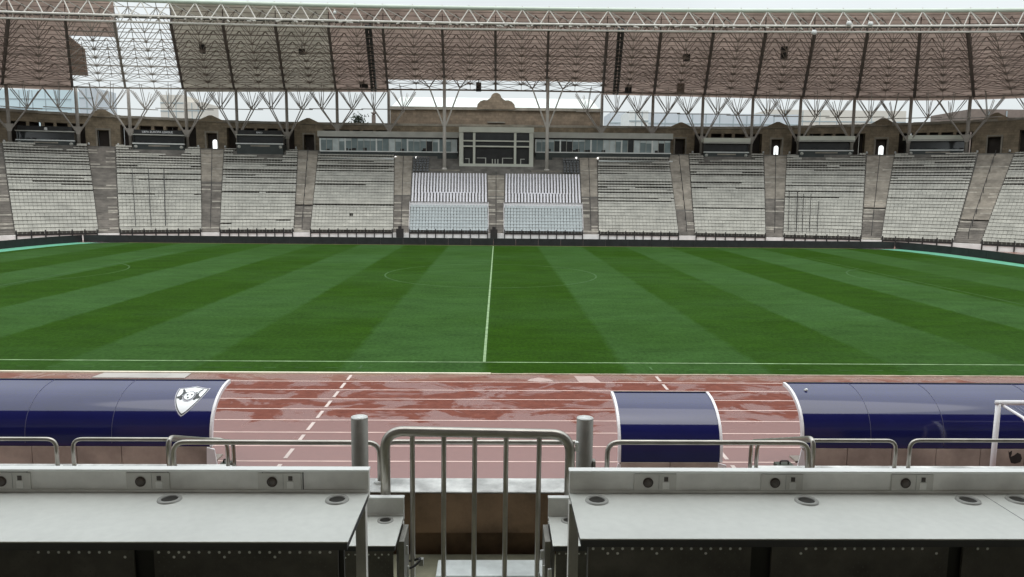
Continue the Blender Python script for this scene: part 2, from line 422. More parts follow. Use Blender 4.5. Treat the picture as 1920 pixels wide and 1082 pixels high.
pm = MB()
def hline(mb, x0, x1, y, w=.1, z=.006): mb.add([(x0, y-w/2, z), (x1, y-w/2, z), (x1, y+w/2, z), (x0, y+w/2, z)], [(0, 1, 2, 3)])
def vline(mb, x, y0, y1, w=.11, z=.006): mb.add([(x-w/2, y0, z), (x+w/2, y0, z), (x+w/2, y1, z), (x-w/2, y1, z)], [(0, 1, 2, 3)])
def arc(mb, cx, cy, r, a0, a1, w=.11, n=60, z=.006):
    vs = []
    for k in range(n+1):
        a = a0+(a1-a0)*k/n
        for rr in (r-w/2, r+w/2): vs.append((cx+rr*math.cos(a), cy+rr*math.sin(a), z))
    mb.add(vs, [(2*k, 2*k+1, 2*k+3, 2*k+2) for k in range(n)])
hline(pm, -52.5, 52.5, 31.49, .11); vline(pm, 0, 31.55, 99.45, .12)
struct(pm.build('pitch_lines', M['chalk']))
pf = MB()
hline(pf, -52.5, 52.5, 99.49, .12); arc(pf, 0, YC, 9.15, 0, 2*PI, .13, 96)
for s in (-1, 1):
    arc(pf, s*41.5, YC, 9.15, (PI if s > 0 else 0)-.925, (PI if s > 0 else 0)+.925, .12, 30)
    vline(pf, s*36, YC-20.15, YC+20.15, .1, .0065)
    for yy in (YC-20.15, YC+20.15): hline(pf, min(s*36, s*52.5), max(s*36, s*52.5), yy, .1, .0075)
x = -24.
while x < 24:
    L = random.uniform(.45, .8)
    if not -5 < x < 6.5: hline(pf, x, x+L, 30.35+random.uniform(-.03, .03), .06, .007)
    x += 1.25
for X in (-5.08, 6.95): vline(pf, X, 30.2, 30.75, .09, .009)
struct(pf.build('worn_pitch_lines', M['chalk_faint']))

# mint turf strips in front of the end boards
for s, lab in ((-1, 'mint green strip of turf along the left end boards'), (1, 'mint green strip of turf along the right end boards')):
    t = MB(); pts = [(51.6, 99.7, 54.6, 99.75), (53.2, 96, 56.0, 96), (53.9, 92, 56.7, 92), (54.4, 86, 57.0, 86), (54.6, 78, 56.8, 78), (54.6, 60, 56.8, 60)]
    vs = []
    for a, b, c, d in pts: vs += [(s*a, b, .008), (s*c, d, .008)]
    t.add(vs, [(2*k, 2*k+1, 2*k+3, 2*k+2) for k in range(len(pts)-1)])
    struct(t.build('turf_strip', M['turf']))

# advertising boards (dark)
def boards(name, pts, label):
    o = thing(name, label, 'advertising board', (*pts[len(pts)//2], 0), 'dark advertising boards round the pitch')
    mb = MB(); cap = MB()
    for a, b in zip(pts[:-1], pts[1:]):
        a = np.array(a, float); b = np.array(b, float); d = b-a; L = np.linalg.norm(d); n = np.array([-d[1], d[0]])/L
        k = max(1, round(L/3.)); 
        for i in range(k):
            p = a+d*(i/k)+d/L*.012; q = a+d*((i+1)/k)-d/L*.012
            mb.hexa([(*(p), 0.02), (*(q), 0.02), (*(q+n*.16), 0.02), (*(p+n*.16), 0.02)], [(*(p), .92), (*(q), .92), (*(q+n*.16), .92), (*(p+n*.16), .92)])
        cap.hexa([(*a, .921), (*b, .921), (*(b+n*.17), .921), (*(a+n*.17), .921)], [(*a, .95), (*b, .95), (*(b+n*.17), .95), (*(a+n*.17), .95)])
    mb.build('display_panel', M['board'], o); cap.build('top_cap', M['black_metal'], o)
boards('advertising_board', [(-54.2, 100.6), (54.2, 100.6)], 'long black advertising board along the far touchline')
boards('advertising_board', [(-57, 60), (-57.2, 86), (-56.6, 92), (-55.8, 96.4), (-54.3, 100.5)], 'black advertising board curving round the left end of the pitch')
boards('advertising_board', [(54.3, 100.5), (55.8, 96.4), (56.8, 92), (57.3, 86), (57, 60)], 'black advertising board curving round the right end of the pitch')

# ------------------------------------------------------------------ far stand: terrace, aisles, front wall
TS = np.linspace(-76, 76, 140)
stand = thing('grandstand', 'long curved concrete grandstand of pale seats across the pitch', 'grandstand', (0, 115.2, 0))
mb = MB(); n = len(TS); vs = []
prof = []
for k in range(NR):
    prof.append((k/NR, .8+RISE*k)); prof.append(((k+1)/NR, .8+RISE*k))
prof.append((1., 14.4)); prof.append((1.16, 14.4))
for t in TS:
    for s, z in prof: vs.append(SP(t, s, z))
m = len(prof)
mb.add(vs, [(i*m+j, (i+1)*m+j, (i+1)*m+j+1, i*m+j+1) for i in range(n-1) for j in range(m-1)])
mb.build('terrace', M['concrete'], stand)
mb = MB(); vs = []
for t in TS:
    for s, z in ((0, -.03), (0, .8), (-.012, .8), (-.012, -.03)): vs.append(SP(t, s, z))
mb.add(vs, [(i*4+j, (i+1)*4+j, (i+1)*4+(j+1) % 4, i*4+(j+1) % 4) for i in range(n-1) for j in range(4)])
mb.build('front_wall', M['white_wall'], stand)

AISLES = AF[1:-1]
aw = lambda s: 1.12+.28*s
aisle_tops = {5: .70, 4: .955, 6: .955}
rail_mb = {}
for ai, t in enumerate(AISLES):
    top = {5: .685, 4: .94, 6: .94}.get(ai, 1.0)
    # two flights: darker lower part, pale upper part
    split = {0: 1.0, 1: 1.0, 2: .55, 3: .30, 4: .42, 5: .42, 6: .42, 7: .28, 8: .42, 9: .33, 10: .22}[ai]
    for (s0, s1, mt) in ((0, min(split, top), 'aisle_dark'), (min(split, top), top, 'aisle')):
        k0, k1 = round(s0*NR*2), round(s1*NR*2)
        if k1 <= k0: continue
        mb = MB(); vs = []
        for k in range(k0, k1):
            z = .8+RISE*(k//2)+(RISE/2 if k % 2 else 0)+.006
            for s in (k/(2*NR)-.0005, (k+1)/(2*NR)-.0005):
                for w in (-1, 1): vs.append(SP(t+w*aw(s), s, z))
        r = len(vs)//2
        mb.add(vs, [(2*i, 2*i+1, 2*i+3, 2*i+2) for i in range(r-1)])
        for k in range(k0+1, k1):
            if rng.random() < (.30 if mt == 'aisle_dark' else .16):
                z = .8+RISE*(k//2)+(RISE/2 if k % 2 else 0)+.010
                w0, w1 = ((-1, 1), (-1, -.1), (.1, 1))[rng.integers(3)]; sa = k/(2*NR)-.0015
                mb.add([SP(t+w0*aw(sa), sa, z-RISE*.42), SP(t+w1*aw(sa), sa, z-RISE*.42), SP(t+w1*aw(sa), sa, z), SP(t+w0*aw(sa), sa, z)], [(0, 1, 2, 3)], 1)
                mb.add([SP(t+w0*aw(sa), sa, z), SP(t+w1*aw(sa), sa, z), SP(t+w1*aw(sa), sa+.008, z), SP(t+w0*aw(sa), sa+.008, z)], [(0, 1, 2, 3)], 1)
        mb.build('aisle_steps', [M[mt], M['nosing']], stand)
    # centre handrail
    h = MB(); ns = 9; ss = np.linspace(.05, top-.03, ns)
    if ai not in (1,) :
        pts = [SP(t, s, .8+13.6*s+.85) for s in ss]
        h.path(pts, .05, 5)
        for p, s in zip(pts, ss): h.tube((p[0], p[1], .8+13.6*s-.15), p, .04, 4)
        h.build('handrail', M['black_metal'] if ai != 0 else M['steel_dark'], stand)

# ------------------------------------------------------------------ seats
def seat_mesh(name, w, h, m, back_t=.05, seat_d=.40, lean=.10, legs=True, taper=.42):
    mb = MB()
    mb.box(-w/2, w/2, -.20, seat_d-.20, .40, .44)
    # back: slightly leaning slab with a rounded top made of two steps
    y0 = seat_d-.20
    mb.hexa([(-w/2, y0-.02, .40), (w/2, y0-.02, .40), (w/2, y0+back_t-.02, .40), (-w/2, y0+back_t-.02, .40)],
            [(-w*taper, y0-.02+lean, .40+h), (w*taper, y0-.02+lean, .40+h), (w*taper, y0+back_t-.02+lean, .40+h), (-w*taper, y0+back_t-.02+lean, .40+h)])
    if legs:
        mb.box(-.03, .03, -.03, .03, 0, .40)
    me = bpy.data.meshes.new(name); me.from_pydata(mb.v, [], mb.f); me.materials.append(m); me.update()
    return me
SEATM = seat_mesh('stadium_seat', .503, .44, M['seat'], taper=.485)
VIPM = seat_mesh('high_backed_seat', .32, .62, M['seat_vip'], .06, .42, .16)
PALEM = seat_mesh('padded_seat', .465, .45, M['seat_pale'], .06, .42, .12)
DARKM = seat_mesh('dark_seat', .42, .36, M['seat_dark'])

def row_positions(t0, t1, s, pitch, ncount=None):
    ts = np.linspace(t0, t1, 40); P = np.array([SP(t, s)[:2] for t in ts])
    d = np.concatenate([[0], np.cumsum(np.linalg.norm(np.diff(P, axis=0), axis=1))])
    n = ncount or max(1, int(d[-1]/pitch)); out = []
    for k in range(n):
        q = d[-1]*(k+.5)/n; x = np.interp(q, d, P[:, 0]); y = np.interp(q, d, P[:, 1])
        e = .05*d[-1]; x2 = np.interp(min(q+e, d[-1]), d, P[:, 0]); y2 = np.interp(min(q+e, d[-1]), d, P[:, 1])
        x1 = np.interp(max(q-e, 0), d, P[:, 0]); y1 = np.interp(max(q-e, 0), d, P[:, 1])
        out.append((x, y, math.atan2(y2-y1, x2-x1)))
    return out
ordinary, vip, pale, dark = [], [], [], []
edges = [-75.5]+AISLES+[75.5]
block_names = ['the outermost left block', 'the first full block on the left', 'the second block from the left, with hanging cables', 'the third block from the left',
               'the block left of the central seats', None, None, 'the block right of the central seats', 'the third block from the right',
               'the second block from the right, with hanging cables', 'the first full block on the right', 'the outermost right block']
for b in range(12):
    for k in range(NR):
        s = (k+.55)/NR
        t0 = edges[b]+aw(s)+.1; t1 = edges[b+1]-aw(s)-.1
        z = .8+RISE*k
        if b in (5, 6):
            if k < 8: pale += [(b, k, x, y, z, a) for x, y, a in row_positions(t0, t1, s, .5, 25)]
            elif 9 <= k <= 18: vip += [(b, k, x, y, z, a) for x, y, a in row_positions(t0, t1, s, .5, 25 if k > 11 else 24)]
            elif 20 <= k <= 25:
                tt = (t0, t0+2.6) if b == 5 else (t1-2.6, t1)
                dark += [(b, k, x, y, z, a) for x, y, a in row_positions(*tt, s, .5)]
            continue
        if b in (4, 7) and k > 26: continue
        for x, y, a in row_positions(t0, t1, s, .51):
            if k > 24 and any(x0-.4 < x < x1+.4 and y > yy-1.2 for x0, x1, yy in ((-82.3,-73.4,133.),(-64.5,-56.,136.8),(-47,-38.6,139.2),(38.7,47.1,139.5),(55.9,65.4,137.5),(74,83.8,133.))): continue
            if b in (2, 9) and k > 1:      # rows broken by the hanging cables and by missing seats
                pass
            if rng.random() < .0012: continue
            ordinary.append((b, k, x, y, z, a))
CAMX = .517
def place(lst, mesh, name, cat, label_fn, group_fn, count, stuff_name, stuff_label):
    inview = [r for r in lst if abs((r[2]-CAMX)/r[3]-.02) < .675]
    inview.sort(key=lambda r: (r[2]-CAMX)**2+r[3]**2)
    if name != 'stadium_seat': inview.sort(key=lambda r: r[1])
    chosen = set(id(r) for r in inview[:count])
    for r in inview[:count]:
        o = bpy.data.objects.new(name, mesh); COL.objects.link(o)
        o.location = (r[2], r[3], r[4]); o.rotation_euler = (0, 0, r[5])
        o['label'] = label_fn(r); o['category'] = cat; o['group'] = group_fn(r)
    rest = [r for r in lst if id(r) not in chosen]
    if not rest: return
    v0 = np.array([v.co[:] for v in mesh.vertices]); f0 = [tuple(p.vertices) for p in mesh.polygons]
    nv = len(v0); V = []; F = []; dips = {}
    dip = lambda k: (.11+.14*rng.random()*(.5+k/24) if rng.random() < (.05+.95*max(0, (k-6)/18)) else .0)+.03*rng.random()
    for i, r in enumerate(rest):
        a = r[5]+rng.normal(0, .015); c, s = math.cos(a), math.sin(a)
        v = v0.copy(); v[:, 1] += rng.normal(0, .008)
        v[v[:, 2] > .6, 2] -= dips.setdefault((r[0], r[1]), dip(r[1]))*(1 if math.sin(r[2]*.33+r[1]*2.1)+math.sin(r[2]*.13+r[1]*5) > -1.1 else .25) if stuff_name == 'stadium_seating' else 0
        V.append(np.stack([v[:, 0]*c-v[:, 1]*s+r[2], v[:, 0]*s+v[:, 1]*c+r[3], v[:, 2]+r[4]], 1))
        F += [tuple(j+i*nv for j in f) for f in f0]
    me = bpy.data.meshes.new(stuff_name); me.from_pydata(np.concatenate(V).tolist(), [], F); me.materials.append(mesh.materials[0]); me.update()
    o = bpy.data.objects.new(stuff_name, me); COL.objects.link(o)
    o['kind'] = 'stuff'; o['label'] = stuff_label; o['category'] = 'seats'
ordn = ['front', 'second', 'third', 'fourth', 'fifth', 'sixth', 'seventh', 'eighth', 'ninth', 'tenth']
place(ordinary, SEATM, 'stadium_seat', 'seat', lambda r: f'pale grey seat, {ordn[min(r[1],9)]} row of {block_names[r[0]]}', lambda r: f'pale grey seats in the {ordn[min(r[1],9)]} row of {block_names[r[0]]}',
      300, 'stadium_seating', 'rows of pale grey seats filling the far stand')
side = {5: 'left', 6: 'right'}
place(vip, VIPM, 'high_backed_seat', 'seat', lambda r: f'white high-backed seat, {ordn[r[1]-9]} row above the white barrier, {side[r[0]]} central block', lambda r: f'white high-backed seats in the {ordn[r[1]-9]} row above the {side[r[0]]} barrier',
      300, 'high_backed_seating', 'upper rows of white high-backed seats below the glazed box')
place(pale, PALEM, 'padded_seat', 'seat', lambda r: f'pale blue-grey seat, {ordn[r[1]]} row of the {side[r[0]]} central block', lambda r: f'pale blue-grey seats in the {ordn[r[1]]} row of the {side[r[0]]} central block',
      300, 'padded_seating', 'pale blue-grey seats in the rows just below the white barriers')
place(dark, DARKM, 'tip_up_chair', 'seat', lambda r: f'dark grey seat in a short row beside the {side[r[0]]} plinth', lambda r: f'dark grey seats beside the {side[r[0]]} plinth', 300, 'dark_seating', 'dark grey seats')

# white barriers across the central blocks
for b in (5, 6):
    s = 8.3/NR; t0 = edges[b]+aw(s); t1 = edges[b+1]-aw(s)
    o = thing('white_barrier', f'white barrier across the middle of the {side[b]} central seat block', 'barrier', SP((t0+t1)/2, s, .8+RISE*8))
    mb = MB(); z = .8+RISE*8
    for i in range(8):
        a = t0+(t1-t0)*i/8; c = t0+(t1-t0)*(i+1)/8
        mb.hexa([SP(a, s, z+.002), SP(c, s, z+.002), SP(c, s+.004, z+.002), SP(a, s+.004, z+.002)], [SP(a, s, z+.62), SP(c, s, z+.62), SP(c, s+.004, z+.62), SP(a, s+.004, z+.62)])
    mb.build('panel', M['trim_white'], o)
    mb = MB(); mb.path([SP(t0+(t1-t0)*i/8, s+.002, z+.72) for i in range(9)], .05, 6)
    for i in range(9): p = SP(t0+(t1-t0)*i/8, s+.002, z+.62); mb.tube(p, (p[0], p[1], z+.72), .03, 4)
    mb.build('top_rail', M['trim_white'], o)
    for tt in (t0, t1):       # side rails stepping down to the front
        mb = MB(); pts = [SP(tt, q, .8+13.6*q+.75) for q in np.linspace(.01, s, 5)]
        mb.path(pts, .045, 5)
        for p in pts: mb.tube((p[0], p[1], p[2]-.8), p, .035, 4)
        mb.build('side_rail', M['trim_white'], o)

# front railing, one length per block
fence_names = ['below the outermost left block', 'below the first full block on the left', 'below the left block with hanging cables', 'below the third block from the left',
  'below the block left of the central seats', 'below the left central seats', 'below the right central seats', 'below the block right of the central seats',
  'below the third block from the right', 'below the right block with hanging cables', 'below the first full block on the right', 'below the outermost right block']
for b in range(12):
    t0 = edges[b]+1.3; t1 = edges[b+1]-1.3
    o = thing('front_railing', f'low black railing {fence_names[b]}', 'railing', SP((t0+t1)/2, -.006, .8), 'black railings along the front of the far stand')
    nP = max(2, round((t1-t0)*1.03/1.38))
    rp = [SP(t0+(t1-t0)*i/nP, -.0135) for i in range(nP+1)]
    mb = MB(); 
    for p, q in zip(rp[:-1], rp[1:]):
        mb.hexa([(p[0], p[1]-.06, .70), (q[0], q[1]-.06, .70), (q[0], q[1]+.0, .70), (p[0], p[1]+.0, .70)], [(p[0], p[1]-.06, .93), (q[0], q[1]-.06, .93), (q[0], q[1], .93), (p[0], p[1], .93)])
    mb.build('rail', M['black_metal'], o)
    for i, p in enumerate(rp):
        mb = MB().box(p[0]-.07, p[0]+.07, p[1]-.16, p[1]-.062, .0, 1.45); mb.build('post', M['black_metal'], o)

# black cables hanging down the blocks
for i, (t, s1) in enumerate(((-50.9, .62), (-49.05, .62), (-47.25, .62), (43.55, .42), (44.6, .43), (45.4, .40), (46.35, .40), (47.35, .31))):
    w = ['first', 'second', 'third', 'first', 'second', 'third', 'fourth', 'fifth'][i]
    sd = 'left' if i < 3 else 'right'
    mb = MB(); pts = [SP(t, s, .8+13.6*s+1.05+.05*math.sin(30*s)) for s in np.linspace(.0, s1, 14)]
    mb.path(pts, .055 if i not in (2, 4) else .08, 5)
    o = mb.build('cable', M['black_metal'], None, SP(t, 0, .8))
    tag(o, f'{w} black cable from the left over the {sd} cable-hung seat block', 'cable', 'black cables hanging over seat blocks')

# black cases on the front wall
for X, lab in ((.0, 'black case on the front wall at the central aisle'), (-14.2, 'black case on the front wall left of the central seats')):
    y = Yf(X)-.55
    o = thing('equipment_case', lab, 'case', (X, y, 0))
    MB().box(X-.55, X+.55, y-.3, y+.1, 0, 1.45).build('box', M['black_metal'], o)
    MB().box(X-.25, X+.25, y-.2, y, 1.45, 1.85).build('lid_pack', M['black_rubber'], o)

# ------------------------------------------------------------------ stone back wall with doors and niches
WX = lambda x: np.array([x, Yb(x*.97)+3.3])
def wallseg(mb, x0, x1, d0, d1, z0, z1, mi=0):
    k = max(1, int(abs(x1-x0)/4)); xs = np.linspace(x0, x1, k+1)
    for a, c in zip(xs[:-1], xs[1:]):
        p, q = WX(a), WX(c); d = q-p; nrm = np.array([-d[1], d[0]])/np.linalg.norm(d)
        if nrm[1] < 0: nrm = -nrm
        A, B, Cc, D = p+nrm*d0, q+nrm*d0, q+nrm*d1, p+nrm*d1
        mb.hexa([(*A, z0), (*B, z0), (*Cc, z0), (*D, z0)], [(*A, z1), (*B, z1), (*Cc, z1), (*D, z1)], mi)
DOORX = [-86.5, -70.9, -52.9, -35.2, -17.5, .2, 17.9, 35.3, 53.3, 71.3, 87.0]
wall = thing('stone_wall', 'brown stone wall with dark niches along the top of the far stand', 'wall', (0, 146, 14.4))
zt = lambda x: 19.75+.011*max(0, abs(x)-45)*1.6
body = MB(); trim = MB(); back = MB()
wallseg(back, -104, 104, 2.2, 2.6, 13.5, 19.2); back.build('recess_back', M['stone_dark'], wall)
xs = np.linspace(-104, 104, 53)
for a, c in zip(xs[:-1], xs[1:]):
    wallseg(body, a, c, 0, 2.1, 18.452, zt((a+c)/2)-.45)
    wallseg(trim, a, c, -.35, 2.3, zt((a+c)/2)-.447, zt((a+c)/2))
trim.build('cornice', M['stone_trim'], wall)
ext = [-104]+DOORX+[104]
for i, dx in enumerate(DOORX):
    hw = 2.7
    if abs(dx) < 10: continue
    for s in (-1, 1):
        wallseg(body, dx+s*hw, dx+s*.98, 0, 2.1, 13.5, 18.45)
    wallseg(body, dx-.98, dx+.98, 0, 2.1, 17.42, 18.45)
for a, c in zip(ext[:-1], ext[1:]):
    if abs(a+c) < 40: 
        wallseg(body, a+2.7, c-2.7, 0, 2.1, 13.5, 18.45); continue
    L0, L1 = a+2.7, c-2.7; W = L1-L0
    for f0, f1 in ((.205, .245), (.40, .44), (.56, .60), (.755, .795)):
        wallseg(body, L0+W*f0, L0+W*f1, 0, 1.2, 13.5, 18.45)
    wallseg(body, L0+W*.205, L0+W*.795, .6, 2.1, 13.5, 16.4)
body.build('masonry', M['stone'], wall)
for i, dx in enumerate(DOORX):
    if abs(dx) < 30: continue
    # pediment over each door
    p = WX(dx); z0 = zt(dx); e = 1. if abs(dx) < 60 else 1.25
    pd = MB(); poly = [(-3.1, 0), (3.1, 0), (3.0, .10), (2.2, .22), (.25, 1.12*e), (-.25, 1.12*e), (-2.2, .22), (-3.0, .10)]
    d = WX(dx+1)-WX(dx-1); ang = math.atan2(d[1], d[0]); c, s = math.cos(ang), math.sin(ang)
    vs = []
    for yy in (-.4, 1.6):
        for x, z in poly: vs.append((p[0]+x*c-yy*s, p[1]+x*s+yy*c, z0-.38+z))
    nn = len(poly)
    pd.add(vs, [tuple(range(nn)), tuple(range(2*nn-1, nn-1, -1))]+[(k, nn+k, nn+(k+1) % nn, (k+1) % nn) for k in range(nn)])
    pd.build('pediment', M['stone'], wall)
    fr = MB()
    for x0, x1, za, zb in ((-1.22, -.96, 14.4, 17.5), (.96, 1.22, 14.4, 17.5), (-1.22, 1.22, 17.5, 17.75)):
        q = [(p[0]+x*c-y*s, p[1]+x*s+y*c) for x, y in ((x0, -.12), (x1, -.12), (x1, .1), (x0, .1))]
        fr.hexa([(*k, za) for k in q], [(*k, zb) for k in q])
    dr = fr.build('door_frame', M['stone_trim'], wall)
    lf = MB()
    q = [(p[0]+x*c-y*s, p[1]+x*s+y*c) for x, y in ((-.9, 1.5), (.9, 1.5), (.9, 1.7), (-.9, 1.7))]
    lf.hexa([(*k, 14.4) for k in q], [(*k, 17.4) for k in q]); lf.build('door', M['stone_dark'], wall)
    for sgn in (-1, 1):     # small pale lamps either side of the door
        q = (p[0]+sgn*2.4*c+.25*s, p[1]+sgn*2.4*s-.25*c)
        MB().tube((q[0], q[1], 14.75), (q[0], q[1], 15.15), .2, 8, .14, True).build('wall_lamp', M['foam'], wall)
    if i in (2, 8, 9):       # bright doorway light showing through
        lt = MB(); n = 8; pts = [(-.42, 14.5), (.42, 14.5), (.42, 15.9)]+[(.42*math.cos(PI*k/n), 15.9+.42*math.sin(PI*k/n)) for k in range(1, n)]+[(-.42, 15.9)]
        vs = [(p[0]+(x+.25)*c-1.45*s, p[1]+(x+.25)*s+1.45*c, z) for x, z in pts]
        lt.add(vs, [tuple(range(len(vs)))])
        lm, nt, bb = new_mat('lit_doorway'); bb.inputs['Emission Color'].default_value = (.95, 1, 1, 1); bb.inputs['Emission Strength'].default_value = .8
        lt.build('lit_doorway', lm, wall)

# ------------------------------------------------------------------ commentary boxes
CB = [((-82.3, 133.2), (-73.5, 135.0), 16.85, 'thin', 'leftmost commentary box, dark, with a round lamp on its roof'),
      ((-64.5, 137.5), (-56.1, 139.0), 16.7, 'thin', 'dark commentary box with white lettering on its roof sign'),
      ((-47.0, 140.0), (-38.7, 140.3), 17.0, 'thin', 'dark commentary box with one short white word on its roof'),
      ((38.8, 141.0), (47.0, 140.8), 17.35, 'thick', 'cream-roofed commentary box just right of the long press box'),
      ((56.0, 139.5), (65.3, 138.2), 17.75, 'thick', 'cream-roofed commentary box between two lit doorways'),
      ((74.1, 135.6), (83.5, 133.6), 17.8, 'thick', 'rightmost commentary box with a cream roof')]
def text_obj(name, body, size, m, parent, loc, rz, depth=.02):
    cu = bpy.data.curves.new(name, 'FONT'); cu.body = body; cu.size = size; cu.align_x = 'CENTER'; cu.extrude = depth
    tmp = bpy.data.objects.new('tmp', cu); COL.objects.link(tmp)
    bpy.context.view_layer.update()
    me = bpy.data.meshes.new_from_object(tmp.evaluated_get(bpy.context.evaluated_depsgraph_get()))
    bpy.data.objects.remove(tmp)
    me.materials.clear(); me.materials.append(m)
    o = bpy.data.objects.new(name, me); COL.objects.link(o); o.parent = parent
    o.location = Vector(loc)-Vector(wl(parent)); o.rotation_euler = (PI/2, 0, rz); return o
for bi, (A, B, zt_, kind, lab) in enumerate(CB):
    A = np.array(A); B = np.array(B); d = B-A; L = np.linalg.norm(d); d /= L; nrm = np.array([-d[1], d[0]])
    o = thing('commentary_box', lab, 'commentary box', (*((A+B)/2), 13.6), 'commentary boxes at the top of the far stand')
    def pb(mb, u0, u1, v0, v1, z0, z1, mi=0):
        q = [A+d*u0+nrm*v0, A+d*u1+nrm*v0, A+d*u1+nrm*v1, A+d*u0+nrm*v1]
        mb.hexa([(*k, z0) for k in q], [(*k, z1) for k in q], mi)
    zs = zt_-1.62 if kind == 'thin' else zt_-2.55
    mb = MB(); pb(mb, 0, L, .0, 2.6, 12.6, zs-.14); mb.build('front_panel', M['green_dark'], o)
    mb = MB(); pb(mb, -.12, L+.12, -.15, .25, zs-.138, zs+.05); mb.build('counter', M['frame_white'], o)
    mb = MB(); pb(mb, .12, L-.12, 2.3, 2.5, zs+.05, zt_-.2); mb.build('back_wall', M['interior'], o)
    for u in (0, L-.12):
        mb = MB(); pb(mb, u, u+.12, .26, 2.5, zs+.05, zt_-.2); mb.build('side_wall', M['glass_dark'], o)
    mb = MB()
    pb(mb, .13, L-.13, .6, .64, zs+.06, zt_-.25); mb.build('window', M['glass_dark'], o)
    if kind == 'thin':
        mb = MB(); pb(mb, -.1, L+.1, -.1, 2.6, zt_-.197, zt_-.02); mb.build('roof', M['slab'], o)
        mb = MB(); pb(mb, .2, L-.2, .1, .2, zt_-.018, zt_+.75); mb.build('sign_board', M['interior'], o)
    else:
        mb = MB(); pb(mb, -.3, L+.1, -.6, 2.6, zt_-.75, zt_-.02); mb.build('roof', M['cream'], o)
        mb = MB(); pb(mb, -.3, L+.1, -.62, -.2, zt_-1.02, zt_-.80); mb.build('roof_edge', M['slab'], o)
    for u in (.45, L-.45):
        mb = MB(); c = A+d*u-nrm*.02; mb.tube((*c, zs-.6), (*(c-nrm*.03), zs-.6), .3, 12, None, True); mb.build('roundel', M['slab'], o)
    mb = MB(); pb(mb, L*.3, L*.72, -.03, -.005, zs-.55, zs-.3); mb.build('lettering_strip', M['stone_trim'], o)
    ang = math.atan2(d[1], d[0])
    if bi == 1:
        c = A+d*(L*.49)-nrm*.02
        text_obj('sign_lettering', 'UEFA EUROPA LEAGUE', .50, M['crest_white'], o, (*c, zt_+.22), ang)
    if bi == 2:
        c = A+d*(L*.5)-nrm*.02
        text_obj('sign_lettering', 'BAKU', .42, M['crest_white'], o, (*c, zt_+.2), ang)
    if bi == 0:
        c = A+d*(L*.52); MB().tube((*c, zt_), (*c, zt_+.5), .25, 10, None, True).build('round_lamp', M['foam'], o)
    # dark chairs glimpsed over the counter
    for k in range(9):
        u = .7+(L-1.4)*k/8
        if rng.random() < .3: continue
        mb = MB(); pb(mb, u-.22, u+.22, .3, .36, zs+.05, zs+.25+.18*rng.random()); mb.build('chair_back', M['black_rubber'], o)

# ------------------------------------------------------------------ press box (two glazed wings) and central glazed box
def press(x0, x1, z0, dz, label):
    o = thing('press_box', label, 'press box', ((x0+x1)/2, 141, 12.9), 'glazed press boxes either side of the central box')
    y = 141.
    MB().box(x0-.35, x1+.3, y-.5, 146, z0+2.62, z0+3.62).build('roof', M['slab'], o)
    MB().box(x0-.2, x1+.2, y-.12, y+.1, z0+2.35, z0+2.617).build('roof_soffit', M['black_metal'], o)
    MB().box(x0-.1, x1+.1, y-.15, y+.3, z0-.08, z0+.12).build('sill', M['frame_white'], o)
    MB().box(x0, x1, y, 146, z0-2.2, z0-.083).build('base_panel', M['green_dark'], o)
    MB().box(x0, x1, y+2.4, y+2.5, z0+.12, z0+2.6).build('back_wall', M['interior'], o)
    MB().box(x0, x1, y+.6, y+1.2, z0+.12, z0+.5).build('desk', M['black_rubber'], o)
    n = 22; w = (x1-x0)/n
    for k in range(n):
        r = rng.random(); m_ = M['glass'] if r < .72 else (M['glass_light'] if r < .86 else M['glass_dark'])
        p = MB().box(x0+k*w+.045, x0+(k+1)*w-.045, y+.05, y+.09, z0+.12, z0+2.35).build('window_pane', m_, o)
        if rng.random() < .7:
            hb = .25+.3*rng.random()
            MB().box(x0+k*w+.06, x0+(k+1)*w-.06, y+.035, y+.048, z0+2.35-hb, z0+2.33).build('blind', M['glass_light'], p)
        if k % 5 == 4 or k == 0:
            MB().box(x0+k*w-.14, x0+k*w+.14, y-.04, y+.03, z0+.12, z0+2.34).build('mullion', M['frame_white'], o)
        else:
            MB().box(x0+k*w-.04, x0+k*w+.04, y+.0, y+.11, z0+.12, z0+2.34).build('mullion', M['slab'], o)
    for k in range(9):
        xx = x0+1+(x1-x0-2)*rng.random()
        MB().box(xx-.35, xx+.35, y+.012, y+.03, z0+.13, z0+.4+.3*rng.random()).build('chair', M['black_rubber'], o)
    for f in (.55, .70) if x0 < 0 else (.30, .46):
        xx = x0+(x1-x0)*f
        MB().tube((xx, y-.15, z0-.95), (xx, y-.45, z0-1.0), .15, 10, .19, True).build('lit_lamp', M['lit'], o)
    return o
press(-32.1, -6.95, 14.2, 0, 'long glazed press box left of the central box')
press(7.5, 32.5, 14.4, 0, 'long glazed press box right of the central box')
for b, xx in ((4, (-31.6, -18.4)), (7, (19.0, 32.6))):
    o = MB().box(xx[0], xx[1], 139.2, 139.4, 12.72, 13.02).build('guard_rail', M['frame_white'], None, ((xx[0]+xx[1])/2, 139.3, 12.75))
    tag(o, f'thin white rail under the {"left" if b == 4 else "right"} press box', 'rail')

